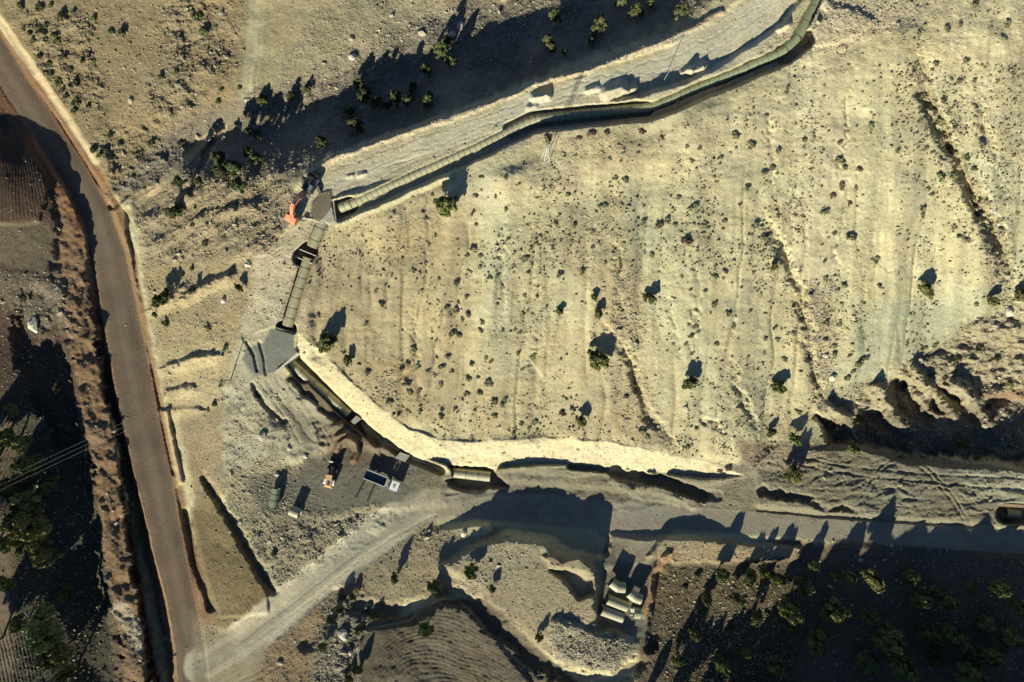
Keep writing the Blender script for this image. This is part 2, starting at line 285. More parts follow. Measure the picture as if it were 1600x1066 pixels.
# the long cut between the sunny hill and the lower trench: hill edge, pale face, trench
CUTTOP = [(466, 520), (500, 548), (545, 592), (590, 632), (640, 670), (690, 688), (740, 690), (850, 684), (950, 690), (1030, 706), (1100, 722), (1150, 738)]
CUTBOT = [(462, 548), (480, 575), (520, 612), (560, 654), (600, 688), (640, 712), (700, 727), (775, 733), (850, 727), (900, 727), (980, 733), (1040, 742), (1100, 748), (1160, 744)]
ZTOP = [16.4, 15.6, 14.2, 12.8, 11.2, 10.6, 10.4, 10.3, 10.3, 10.1, 9.6, 8.8]
ZBOT = [14.2, 12.8, 11.0, 9.4, 7.8, 6.9, 6.3, 6.0, 6.2, 6.3, 6.4, 6.6, 6.8, 7.0]
band = CUTTOP + CUTBOT[::-1]
s, m = region(band, 3, 2)
_, dt, _, (zt,) = along([(p[0], p[1], z) for p, z in zip(CUTTOP, ZTOP)], 100)
def full(line, cols):
    out = along([(p[0], p[1], z) for p, z in zip(line, cols)], 1)
    return out
x0, x1 = AU.searchsorted([430, 1210]); y0, y1 = AV.searchsorted([490, 800])
sub = (slice(y0, y1), slice(x0, x1))
def along_in(line, sub):
    p = np.array(line, float); x = U[sub] + 2 * WU[sub]; y = V[sub] + 2 * WV[sub]; best = np.full(x.shape, 1e9); a = np.zeros(x.shape)
    for i in range(len(p) - 1):
        dx, dy = p[i + 1, :2] - p[i, :2]; L = dx * dx + dy * dy
        t = np.clip(((x - p[i, 0]) * dx + (y - p[i, 1]) * dy) / L, 0, 1); d = (x - p[i, 0] - t * dx) ** 2 + (y - p[i, 1] - t * dy) ** 2
        w = d < best; best = np.where(w, d, best); a = np.where(w, p[i, 2] + t * (p[i + 1, 2] - p[i, 2]), a)
    return np.sqrt(best), a
dT, zT = along_in([(p[0], p[1], z) for p, z in zip(CUTTOP, ZTOP)], sub)
dB, zB = along_in([(p[0], p[1], z) for p, z in zip(CUTBOT, ZBOT)], sub)
M = np.zeros_like(Z); M[s] = m; M = M[sub]
face = zB + (zT - zB) * (dB / (dB + dT + 1e-3))
Z[sub] = Z[sub] * (1 - M) + face * M
paint(band, (0.51, 0.45, 0.275), 3, 6, rough=0.24)
s, m = region(band, 6, 4); COL[s] *= 1 + m[..., None] * (0.14 * fbm(U[s], V[s], 24, 5, 99, 0.75))[..., None]; Z[s] += m * 0.25 * fbm(U[s], V[s], 12, 3, 100, 0.7)
stripe([(480, 565), (520, 600), (560, 642), (600, 675), (650, 700)], (0.50, 0.42, 0.24), 8, 5, 3, 0.6)
paint([(700, 690), (860, 690), (1000, 705), (1000, 725), (800, 720), (700, 712)], (0.56, 0.49, 0.315), 8, 5, 0.8)
# trench below the cut
def trench(line, depth_to, hw, wall=3, warp=1.2):
    """cut down to the z given on the line"""
    s, d, side, (z,) = along(line, hw + wall + 2, warp)
    m = sstep((hw + wall - d) / wall)
    Z[s] = Z[s] * (1 - m) + np.minimum(Z[s], z) * m
trench([(462, 566, 9.8), (490, 592, 7.8), (530, 634, 5.6), (560, 662, 4.6), (590, 688, 4.4)], 0, 8)
trench([(458, 562, 11.2), (475, 585, 10.4)], 0, 13)
trench([(600, 690, 5.0), (630, 712, 4.2), (690, 735, 4.0)], 0, 5)
level([(700, 726), (735, 728), (776, 732), (784, 748), (793, 760), (770, 763), (750, 770), (725, 768), (702, 757), (696, 750), (712, 745), (708, 735)], 2.4, 5, 4)
trench([(890, 730, 5.0), (960, 736, 4.8)], 0, 3, 3, 4)
trench([(960, 736, 4.6), (1000, 744, 4.2), (1050, 758, 3.6), (1095, 776, 3.6)], 0, 7, 5, 7)
groove([(1000, 762), (1040, 770), (1085, 790)], 0.9, 10, 6)
trench([(1090, 776, 4.0), (1120, 776, 5.6)], 0, 6, 5, 4)
trench([(1185, 768, 6.6), (1225, 772, 5.9), (1262, 780, 6.8)], 0, 3, 5, 9)
trench([(1272, 790, 7.0), (1310, 796, 6.4), (1335, 800, 7.2)], 0, 2, 5, 9)
groove([(1185, 795), (1300, 806), (1550, 824)], -0.5, 5, 1)
trench([(1572, 803, 3.6), (1700, 806, 3.6)], 0, 14, 3, 1)

# ------------------------------------------------------------------ upper pipeline trench with stepped south bank
PIPE_UP = [(1300, -60), (1284, -20), (1274, 5), (1262, 27), (1250, 50), (1240, 67), (1222, 81), (1200, 91), (1150, 113), (1100, 133), (1060, 150), (1030, 163), (1008, 170), (985, 171),
           (940, 176), (900, 180), (860, 184), (832, 188), (800, 203), (760, 223), (700, 250), (640, 277), (580, 304), (548, 319), (530, 326)]
PZ = [24.9, 24.8, 24.7, 24.6, 24.5, 24.4, 24.2, 24.0, 23.6, 23.1, 22.6, 22.2, 21.9, 21.7, 21.4, 21.3, 21.3, 21.4, 21.3, 21.1, 20.6, 20.0, 19.3, 18.7, 18.2]
lift([(540, 352), (620, 318), (700, 284), (790, 256), (860, 246), (1010, 205), (1100, 162), (1250, 100), (1400, 52), (1500, -20), (1560, 60), (1400, 140), (1100, 250), (800, 320), (560, 390)], 0.8, 60, 4)
s, d, side, (z,) = along([(p[0], p[1], q) for p, q in zip(PIPE_UP, PZ)], 34, 2.5)
m = sstep((22 - d) / 5) * (side < 0)          # south side: low bench, then a bank
m = np.where(U[s] < 1240, m, 0)
Z[s] = Z[s] * (1 - m) + (z + np.where(U[s] < 830, 0.9, 1.5)) * m
paint([(530, 345), (700, 268), (860, 215), (1010, 190), (1240, 95), (1240, 85), (1000, 172), (830, 190), (530, 328)], (0.36, 0.305, 0.20), 6, 3, rough=0.3)
PQ = [(p[0], p[1], q) for p, q in zip(PIPE_UP, PZ)]
trench(PQ[:19], 0, 5.5, 4, 3.0); trench(PQ[18:24], 0, 3.4, 2.5, 1.6)
trench([(p[0], p[1], q) for p, q in list(zip(PIPE_UP, PZ))[12:19]], 0, 11, 4, 2)
trench([(1225, 86, 24), (1262, 60, 24.6)], 0, 11, 5, 5)
trench([(524, 328, 17.3), (545, 322, 17.8)], 0, 12, 4, 1)
s, d, side, _ = along([(530, 350), (575, 330), (640, 302), (700, 278)], 22, 3)
Z[s] += np.where(side > 0, -1, 1) * 0.0 + 1.2 * sstep(1 - d / 8)
# bright loose spoil heaps beside the upper road
for u, v, r, h in [(845, 152, 16, 2.6), (832, 168, 9, 1.6), (960, 140, 22, 2.6), (925, 140, 12, 1.4), (985, 140, 12, 2.2), (1090, 108, 17, 2.4), (1072, 112, 12, 1.6), (1225, 40, 13, 2.4), (548, 275, 7, 0.8), (565, 272, 8, 0.9), (620, 158, 1, 0)]:
    s, d, side, _ = along([(u - r * .5, v + r * .15), (u + r * .5, v - r * .2)], r, 4)
    Z[s] += 0.72 * h * np.clip(1 - d / (r * .62), 0, 1) ** 0.8 * (d < r)
paint([(1100, 30), (1190, 0), (1240, 0), (1240, 60), (1180, 90), (1060, 130), (880, 175), (820, 190), (740, 215), (560, 290), (520, 300), (500, 290), (560, 262), (700, 205), (850, 150), (1000, 110)], UROAD, 6, 4, rough=0.12)
paint([(880, 130), (1060, 90), (1150, 110), (1060, 140), (1000, 160), (880, 178), (830, 180), (820, 150)], (0.42, 0.37, 0.25), 8, 6, 0.8, rough=0.22)
paint([(520, 300), (600, 270), (760, 205), (840, 165), (840, 185), (760, 215), (650, 262), (540, 310)], (0.43, 0.385, 0.265), 6, 4, 0.8, rough=0.25)
stripe([(480, 270), (540, 240), (620, 211), (700, 185), (770, 157), (850, 125), (930, 105), (1000, 77), (1070, 47), (1130, 17)], (0.43, 0.36, 0.235), 6, 3, 4, rough=0.4)
stripe([(1200, -20), (1170, 40), (1100, 78), (1000, 112), (900, 140), (800, 172)], (0.46, 0.44, 0.32), 11, 7, 2, 0.8, rough=0.06)
for o_ in (-16, -9, 3, 11): stripe([(p[0], p[1] + o_) for p in UP[1:]], (0.50, 0.46, 0.32) if o_ in (-9, 11) else (0.37, 0.34, 0.245), 2, 3, 3, 0.5)
for o_ in (-14, 6): groove([(p[0], p[1] + o_) for p in UP[2:]], -0.10, 2.4, 7, 0.1)
paint([(1180, 80), (1290, 0), (1500, -30), (1440, 30), (1320, 75), (1240, 95)], (0.44, 0.38, 0.25), 8, 5, 0.9, rough=0.5)
lift([(1275, -10), (1310, 10), (1370, 30), (1340, 60), (1270, 75), (1262, 55), (1290, 20)], 0.8, 8, 6)

# ------------------------------------------------------------------ the pipe going down the nose of the ridge
trench([(512, 336, 17.0), (500, 356, 16.9), (488, 388, 16.0), (478, 412, 15.2), (462, 465, 14.2), (448, 512, 12.9)], 0, 7, 3, 0.8)
trench([(482, 392, 14.6), (472, 402, 14.6)], 0, 13, 3, 0.5)
trench([(443, 512, 12.0), (452, 514, 12.0)], 0, 10, 3, 0.5)
stripe([(498, 356), (462, 465), (446, 512)], (0.30, 0.22, 0.14), 13, 4, 2, 0.6)
level([(426, 511), (461, 521), (461, 541), (466, 551), (431, 580), (395, 585), (378, 550), (400, 520)], (14.9, 0.012, -0.015, 440, 545), 3, 0.5)
paint([(424, 512), (461, 521), (461, 541), (466, 551), (431, 581), (395, 588), (380, 560), (384, 545), (410, 535)], PAD, 5, 3, rough=0.07)
level([(488, 316), (503, 301), (518, 296), (520, 320), (525, 345), (514, 351), (486, 342)], (20.0, 0.006, -0.01, 500, 320), 3, 0.4)
paint([(486, 318), (503, 303), (518, 297), (520, 320), (513, 333), (500, 346), (486, 342)], (0.145, 0.125, 0.085), 2, 1, rough=0.08)
paint([(511, 333), (521, 322), (526, 345), (512, 352), (503, 346)], (0.33, 0.31, 0.245), 2, 1, rough=0.15)
stripe([(560, 262), (520, 270), (500, 292)], (0.42, 0.37, 0.25), 8, 6, 3, 0.6, rough=0.2)

# ------------------------------------------------------------------ yard: heaps, banks, ruts
for ln, h, w in [([(520, 668), (533, 663)], 1.6, 7), ([(526, 682), (541, 676)], 1.8, 6), ([(527, 703), (531, 692), (542, 686), (553, 692), (559, 706), (553, 719)], 2.6, 7.5),
                 ([(566, 664), (580, 690), (592, 712)], 0.7, 7)]:
    groove(ln, h, w, 1.5, 0.1)
stripe([(527, 682), (541, 677)], (0.18, 0.13, 0.08), 6, 2, 1)
stripe([(527, 703), (531, 692), (542, 686), (553, 692), (559, 706), (553, 719)], (0.14, 0.085, 0.045), 8, 2, 1, rough=0.08)
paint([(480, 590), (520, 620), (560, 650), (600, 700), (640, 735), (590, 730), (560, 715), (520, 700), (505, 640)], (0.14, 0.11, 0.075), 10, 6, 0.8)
groove([(402, 615), (420, 640), (440, 660), (445, 658)], -1.0, 6, 3)
groove([(395, 600), (402, 620)], -1.0, 5, 2)
for ln in ([(430, 590), (470, 640), (500, 690), (512, 720)], [(440, 588), (482, 640), (514, 690)], [(455, 592), (490, 630), (520, 670)], [(415, 592), (450, 640), (490, 690)], [(405, 590), (432, 635), (470, 690)]):
    groove(ln, -0.16, 3.2, 5, 0.1)
groove([(385, 535), (397, 555), (402, 580)], -0.6, 3, 1)
groove([(405, 535), (412, 560), (415, 585)], -0.5, 3, 1)
for k in range(12):                                       # turning marks of the machines
    a_ = 480 + k * 14; groove([(a_, 760 + 3 * (k % 4)), (a_ + 20, 745 - 4 * (k % 3)), (a_ + 34, 722)], -0.10, 2.4, 6)
for ln in ([(1340, 812), (1355, 770), (1380, 735), (1400, 722), (1430, 722), (1455, 745), (1480, 775), (1505, 812)], [(1332, 812), (1347, 768), (1374, 731), (1398, 716), (1434, 716), (1461, 740), (1487, 772), (1512, 812)],
           [(1250, 715), (1320, 728), (1400, 738), (1480, 742), (1600, 748)], [(1235, 710), (1280, 722), (1320, 729)], [(1290, 735), (1380, 748), (1500, 758), (1620, 768)], [(1225, 718), (1300, 740)],
           [(460, 255), (400, 300)], [(600, 262), (700, 232), (830, 190)], [(560, 300), (640, 255), (700, 236)], [(880, 150), (960, 142)], [(1130, 92), (1180, 68), (1230, 20)], [(1120, 96), (1172, 70), (1222, 22)],
           [(330, 1085), (400, 1052), (480, 1000)], [(336, 1092), (406, 1060), (490, 1005)], [(560, 872), (640, 825), (680, 805)], [(380, 1000), (480, 925), (560, 862)], [(390, 1008), (490, 935), (568, 870)]):
    groove(ln, -0.28 if ln[0][1] < 820 and ln[0][0] > 1200 else -0.10, 3.0, 2.5, 0.1)
for k in range(16):                                       # mud ripples pushed up beside the turns
    a = 1250 + k * 19 + random.uniform(-6, 6); b = 770 + random.uniform(-14, 22)
    groove([(a, b), (a + 16, b + random.uniform(-14, -4)), (a + 34, b + random.uniform(-16, 6))], random.choice([-.16, .16]), 3, 8)
s, m = region([(1190, 715), (1260, 705), (1340, 705), (1430, 725), (1600, 745), (1600, 800), (1540, 815), (1190, 800)], 14, 6)
Z[s] += m * 0.42 * fbm(U[s] * 0.32 + V[s] * 0.12 + 6 * WU[s], V[s] * 1.1 + 7 * WV[s], 7, 2, 91)
s, m = region([(690, 740), (860, 735), (1000, 745), (1080, 790), (950, 800), (700, 780)], 14, 6)
Z[s] += m * 0.22 * fbm(U[s] * 0.35 + 6 * WU[s], V[s] + 7 * WV[s], 8, 2, 92)
groove([(820, 738), (900, 742), (930, 738)], 0.6, 8, 6); groove([(960, 752), (1000, 775), (1060, 785)], 0.6, 9, 6)
# gullies of the hill, running down to the south
GUL = [([(1435, 105), (1450, 160), (1475, 215), (1500, 260), (1530, 310), (1560, 370), (1575, 420)], -3.2, 26), ([(1478, 190), (1495, 250)], -1.2, 14),
       ([(945, 500), (985, 560), (1000, 600), (1020, 650), (1060, 705)], -1.3, 15), ([(975, 540), (995, 585), (1008, 640)], -0.6, 9), ([(1195, 330), (1235, 400), (1262, 500), (1270, 560), (1285, 620)], -1.3, 17),
       ([(1265, 545), (1275, 600), (1285, 640)], -1.4, 9), ([(1085, 620), (1110, 660), (1130, 676)], -0.8, 9), ([(1140, 560), (1165, 620), (1188, 682)], -1.0, 11), ([(1090, 390), (1090, 500), (1080, 560)], -0.6, 12),
       ([(845, 480), (840, 560), (838, 640)], -0.8, 15), ([(965, 330), (965, 420), (975, 520)], -0.6, 14), ([(785, 330), (790, 430), (785, 520)], -0.5, 10), ([(1330, 280), (1310, 380), (1300, 450)], -0.5, 8),
       ([(1225, 130), (1200, 200), (1210, 300)], -0.6, 12), ([(1335, 90), (1325, 200), (1310, 270)], -0.5, 8), ([(1530, 110), (1540, 200), (1570, 300)], -0.6, 14), ([(655, 470), (650, 560), (620, 600)], -0.5, 10),
       ([(1045, 455), (1060, 520), (1060, 600)], -0.4, 8), ([(1380, 420), (1440, 400)], -0.4, 6)]
for ln, dz, hw in GUL:
    n = len(ln); tp = [0.15] + [1.0] * (n - 2) + [0.35] if n > 2 else [0.6, 0.3]
    s, d, side, (t,) = along([(p[0], p[1], q) for p, q in zip(ln, tp)], hw + 2, 13)
    k = np.where(side > 0, 1.0, 0.5) * (1 + 0.5 * WV[s])  # western wall stands steeper
    Z[s] += dz * t * (1 + 0.6 * WU[s]) * sstep(1 - d / (hw * k))
stripe([(1435, 105), (1450, 160), (1475, 215), (1500, 260), (1530, 310), (1560, 370), (1575, 420)], (0.30, 0.255, 0.16), 8, 8, 6, 0.7, rough=0.55)
hill = region([(480, 400), (560, 350), (700, 290), (860, 250), (1010, 205), (1250, 100), (1420, 40), (1620, -40), (1620, 450), (1440, 580), (1290, 640), (1180, 720), (1040, 710), (850, 684), (690, 690), (560, 600), (490, 560)], 20, 4)
s, m = hill
xw = U[s] + 8 * fbm(U[s], V[s], 60, 2, 9) + 0.10 * (V[s] - 400)
rill = np.clip(1 - np.abs(fbm(xw, V[s] * 0.10, 55, 3, 15, 0.5)) * 6, 0, 1) ** 1.5
Z[s] += m * (1.5 * fbm(xw, V[s] * 0.11, 75, 2, 16) + 0.55 * fbm(xw, V[s] * 0.13, 28, 3, 10, 0.5) - 0.6 * rill * np.clip((V[s] - 220) / 200, 0.1, 1) + 0.12 * (0.5 - np.abs(fbm(xw * 0.25, V[s] + 5 * WU[s], 11, 2, 11))))
RGH[s] += 0.12 * m * rill
RGH[s] *= 1 - 0.45 * m * sstep(fbm(xw, V[s] * 0.2, 60, 3, 17) * 3 + 0.5)
tone = fbm(xw, V[s] * 0.22, 46, 4, 12, 0.6)[..., None] * m[..., None]
COL[s] *= 1 + 0.17 * tone * np.array([1, 1, 0.8])
# bushy, bouldery strips on the hill (coarser ground)
for p in [[(880, 330), (980, 300), (985, 420), (960, 520), (870, 380)], [(960, 420), (1000, 420), (1010, 540), (960, 540)], [(560, 560), (660, 560), (640, 660), (560, 610)], [(1120, 550), (1180, 600), (1170, 680), (1130, 640)],
          [(940, 560), (1010, 600), (1040, 700), (960, 690)], [(1230, 450), (1300, 460), (1300, 640), (1250, 600)], [(600, 340), (680, 320), (680, 420), (600, 440)], [(880, 215), (1040, 195), (1040, 250), (860, 250)]]:
    s, m = region(p, 20, 10); RGH[s] += 0.16 * m; COL[s] *= 1 - 0.10 * m[..., None] * np.array([0.7, 1.0, 1.1])
for q, k_ in (([(235, 125), (320, 140), (290, 215), (230, 200)], 93), ([(150, 205), (240, 200), (290, 250), (230, 300), (165, 285)], 94), ([(250, 0), (360, 0), (370, 110), (270, 120)], 95), ([(30, 20), (150, 30), (160, 190), (70, 130)], 96)):
    s, m = region(q, 22, 12); Z[s] += m * 1.5 * np.clip(fbm(U[s] * 0.8 + V[s] * 0.4, V[s] * 0.8 - U[s] * 0.4, 17, 4, k_, 0.6), -.3, 1); RGH[s] += 0.22 * m; COL[s] *= 1 - 0.14 * m[..., None]
# track climbing out of the little ravine, and rock outcrop streaks in the ravine and on the nose
stripe([(195, 345), (215, 318), (250, 290), (285, 255), (315, 225), (350, 200)], (0.36, 0.29, 0.175), 5, 5, 3, 0.9, rough=0.15)
groove([(300, 300), (312, 270), (325, 240), (335, 222)], -1.3, 7, 5); groove([(175, 320), (200, 300)], -1.5, 9, 4)
s, m = region([(205, 300), (330, 262), (430, 285), (470, 330), (430, 400), (330, 400), (230, 400)], 20, 8)
rot = U[s] * 0.7 + V[s] * 0.7; Z[s] += m * 1.5 * np.clip(fbm(rot, (V[s] - U[s]) * 0.25, 16, 4, 72, 0.6), -.3, 1)
# field furrows
def furrows(poly, fn, amp, col=0.18):
    s, m = region(poly, 8, 4); w = fn(U[s] + 2.0 * WU[s], V[s] + 2.0 * WV[s])
    Z[s] += m * amp * np.sin(w); COL[s] *= 1 + m[..., None] * col * np.sin(w)[..., None]
TW = 2 * math.pi
furrows([(690, 945), (740, 935), (790, 980), (870, 1070), (880, 1120), (560, 1120), (600, 1000), (640, 980)], lambda x, y: TW * (np.hypot((x - 700) * 0.9, y - 1110) + 12 * np.sin(x / 47 + y / 60) + 5 * vnoise(x / 40, y / 40, 5)) / 5.4, 0.05, 0.09)
s, m = region([(690, 945), (740, 935), (790, 980), (870, 1070), (880, 1120), (560, 1120), (600, 1000), (640, 980)], 12, 6)
Z[s] += m * 0.35 * fbm(U[s], V[s], 16, 4, 97, 0.7); COL[s] *= 1 + m[..., None] * 0.25 * fbm(U[s], V[s], 30, 4, 98, 0.7)[..., None]
furrows([(-40, 225), (45, 228), (74, 300), (58, 342), (-40, 345)], lambda x, y: TW * np.arctan2(x - 12, y - 60) / 0.021, 0.07, 0.16)
furrows([(-40, 640), (22, 660), (20, 760), (-40, 820)], lambda x, y: TW * (x * 0.85 + y * 0.5) / 5.5, 0.12)
furrows([(-40, 960), (60, 1000), (64, 1060), (-40, 1090)], lambda x, y: TW * (x * 0.95 - y * 0.2) / 5.5, 0.12)
furrows([(325, 790), (400, 910), (410, 960), (345, 960)], lambda x, y: TW * (x - 0.45 * y) / 4.8, 0.05, 0.06)
s, d, side, _ = along([(575, 983), (640, 970), (665, 945), (690, 937), (715, 938), (745, 965), (770, 1000), (800, 1025), (850, 1066)], 4, 1)
COL[s] = COL[s] * (1 - 0.6 * sstep(1 - d / 3)[..., None]) + 0.6 * sstep(1 - d / 3)[..., None] * np.array((0.36, 0.31, 0.2))
# field stands above a ditch that curls round it
groove([(560, 948), (590, 955), (640, 955), (690, 930)], -1.8, 20, 14); lift([(560, 985), (650, 975), (690, 945), (735, 948), (780, 1010), (850, 1090), (560, 1100)], 0.9, 8, 2)
groove([(705, 935), (745, 945), (785, 985), (830, 1025), (900, 1062), (960, 1066), (1000, 1040)], -2.0, 22, 14)
lift([(868, 965), (960, 985), (995, 1005), (960, 1040), (880, 1035), (858, 1000)], 1.3, 14, 6)
groove([(870, 965), (905, 975), (940, 990), (960, 993)], -0.8, 8, 3)
groove([(480, 1010), (510, 960), (530, 930)], -1.2, 16, 6); groove([(545, 1080), (552, 1010), (575, 960)], -1.4, 10, 6)
# the dump for spare pipes
level([(940, 890), (1018, 880), (1012, 985), (935, 985)], 6.3, 12, 2)
paint([(945, 850), (1020, 850), (1010, 995), (930, 985)], (0.17, 0.155, 0.115), 8, 3, rough=0.2)
paint([(945, 820), (1060, 800), (1040, 850), (1010, 880), (950, 870)], (0.27, 0.23, 0.16), 12, 4, 0.8, rough=0.1)
groove([(1045, 868), (1030, 880), (1020, 900), (1016, 930), (1008, 960)], 0.9, 7, 3); stripe([(1050, 866), (1032, 880), (1022, 900), (1018, 930), (1010, 955)], (0.28, 0.18, 0.10), 5, 3, 3)
groove([(1030, 900), (1028, 960), (1020, 1010)], -2.2, 14, 4)
lift([(1010, 870), (1040, 838), (1250, 855), (1250, 875), (1060, 882)], 1.2, 9, 4)

# roads' colours
stripe([(p[0], p[1]) for p in MAIN], REDB, 36, 8, 3, 0.8, rough=0.16)
MC = MAIN
s, d, side, (zz, hw) = along(MC, 40, 1)
m = sstep((hw - d) / 4 + 0.5)[..., None]
tc = np.array(ASPH) * (1 + 0.10 * np.cos(d / hw * 5.5)[..., None]) * (1 + 0.06 * fbm(U[s] * 0.3, V[s] * 0.3, 12, 3, 20)[..., None])
tc = tc * (1 + 0.12 * fbm(d * side * 1.6, V[s] * 0.12, 9, 3, 21) + 0.08 * np.clip(fbm(U[s], V[s], 45, 3, 22) * 3, -1, 1))[..., None]
tc = tc * (1 - 0.25 * sstep((d / hw - 0.72) / 0.28)[..., None]) + np.array(REDB) * 0.35 * sstep((d / hw - 0.72) / 0.28)[..., None]
COL[s] = COL[s] * (1 - m) + tc * m; RGH[s] = RGH[s] * (1 - m[..., 0]) + 0.02 * m[..., 0]
stripe([(-20, 5), (20, 62), (60, 118), (100, 178), (150, 252)], (0.42, 0.335, 0.20), 5, 3, 1.5, rough=0.1)
stripe([(262, 645), (272, 690), (283, 752)], (0.44, 0.34, 0.20), 5, 3, 1.5, 0.9)
stripe([(p[0], p[1]) for p in LOW[:7]], LROAD, 27, 8, 3, rough=0.08)
paint([(300, 960), (345, 985), (390, 985), (440, 950), (400, 1066), (340, 1130), (304, 1130)], (0.25, 0.21, 0.14), 14, 3, 0.9, rough=0.08)
paint([(600, 810), (640, 770), (700, 765), (950, 785), (1080, 795), (1060, 830), (950, 850), (930, 830), (700, 808), (620, 840)], (0.265, 0.235, 0.17), 10, 4, rough=0.09)
stripe([(p[0], p[1]) for p in LOW[8:]], (0.24, 0.215, 0.16), 15, 5, 2, rough=0.07)
for off in (-7, 7):
    stripe([(p[0] + off * .5, p[1] + off) for p in LOW[1:8]], (0.36, 0.325, 0.235), 3, 5, 2, 0.6)
stripe([(p[0] + 6, p[1] + 3) for p in LOW[2:7]], (0.24, 0.235, 0.185), 3, 4, 3, 0.5)

for o_ in (-15, 0, 15): stripe([(p[0] + o_ * .5, p[1] + o_) for p in LOW[:8]], (0.40, 0.365, 0.26) if o_ else (0.26, 0.25, 0.19), 3, 4, 4, 0.55)
s, m = region([(600, 800), (650, 765), (720, 762), (1080, 790), (1060, 830), (940, 850), (700, 808)], 14, 4)
COL[s] *= 1 + m[..., None] * 0.16 * fbm(U[s] * 0.2 + 5 * WU[s], V[s] + 5 * WV[s], 9, 3, 93)[..., None]
# ridge to the south-east whose shade fills that corner
s, d, side, (zz,) = along([(1040, 1440, 8), (1090, 1340, 20), (1170, 1280, 28), (1450, 1265, 32.5), (1750, 1255, 33.5), (2300, 1240, 40)], 230, 0)
Z[s] = np.maximum(Z[s], zz + 7 * fbm(U[s], V[s], 110, 4, 103, 0.6) * sstep((V[s] - 1100) / 120) - d / FPX * CAM_H * 0.95)
wn_ = rng.randn(NV, NU).astype(np.float32)
Z += np.minimum(RGH, 0.8) * (0.42 * fbm(U, V, 6.5, 3, 30, 0.8) + 0.22 * fbm(U, V, 20, 2, 31) + 0.10 * wn_)
rocky = np.clip(RGH - 0.45, 0, 1)
Z += rocky * 1.6 * np.clip(fbm(U, V, 16, 3, 32, 0.6) - 0.05, 0, 1)
# colour mottling
COL *= (1 + 0.10 * fbm(U, V, 70, 4, 40, 0.6) + 0.10 * fbm(U, V, 6, 2, 41) * np.clip(RGH * 3, 0.3, 1))[..., None]
COL *= 1 + 0.05 * fbm(U, V, 40, 3, 42)[..., None] * np.array([1, 0, -1.2])
COL = np.clip(COL, 0.02, 0.7)

def gz(u, v): return float(bilin(Z, AU, AV, np.array([float(u)]), np.array([float(v)]))[0])
def at(u, v, z):                # the point of the place at height z that stands at this spot of the plan
    k = (CAM_H - z) / FPX
    return Vector(((u - 800) * k, (533 - v) * k, z))
def on(u, v, dz=0): return at(u, v, gz(u, v) + dz)
XX = (U - 800) * (CAM_H - Z) / FPX; YY = (533 - V) * (CAM_H - Z) / FPX
# ------------------------------------------------------------------ materials
def mat(name, col, rough=0.8, metal=0.0, var=0.12, scale=3.0, bump=0.0, rand=0.0, wear=None):
    m = bpy.data.materials.new(name); m.use_nodes = True; nt = m.node_tree; b = nt.nodes['Principled BSDF']
    b.inputs['Roughness'].default_value = rough; b.inputs['Metallic'].default_value = metal
    tx = nt.nodes.new('ShaderNodeTexCoord'); nz = nt.nodes.new('ShaderNodeTexNoise'); nz.inputs['Scale'].default_value = scale; nz.inputs['Detail'].default_value = 4
    nt.links.new(tx.outputs['Object'], nz.inputs['Vector'])
    rmp = nt.nodes.new('ShaderNodeValToRGB'); rmp.color_ramp.elements[0].position = 0.3; rmp.color_ramp.elements[1].position = 0.7
    w = wear or tuple(c * (1 - 2.2 * var) for c in col)
    rmp.color_ramp.elements[0].color = (*w, 1); rmp.color_ramp.elements[1].color = (*[c * (1 + var) for c in col], 1)
    nt.links.new(nz.outputs['Fac'], rmp.inputs['Fac']); out = rmp.outputs['Color']
    if rand:
        oi = nt.nodes.new('ShaderNodeObjectInfo'); hs = nt.nodes.new('ShaderNodeHueSaturation')
        a = nt.nodes.new('ShaderNodeMapRange'); a.inputs['To Min'].default_value = 1 - rand; a.inputs['To Max'].default_value = 1 + rand
        h = nt.nodes.new('ShaderNodeMapRange'); h.inputs['To Min'].default_value = 0.47; h.inputs['To Max'].default_value = 0.52
        nt.links.new(oi.outputs['Random'], a.inputs['Value']); nt.links.new(oi.outputs['Random'], h.inputs['Value'])
        nt.links.new(a.outputs[0], hs.inputs['Value']); nt.links.new(h.outputs[0], hs.inputs['Hue']); nt.links.new(out, hs.inputs['Color']); out = hs.outputs['Color']
    nt.links.new(out, b.inputs['Base Color'])
    if bump:
        bp = nt.nodes.new('ShaderNodeBump'); bp.inputs['Strength'].default_value = bump; bp.inputs['Distance'].default_value = 0.1
        nt.links.new(nz.outputs['Fac'], bp.inputs['Height']); nt.links.new(bp.outputs[0], b.inputs['Normal'])
    return m
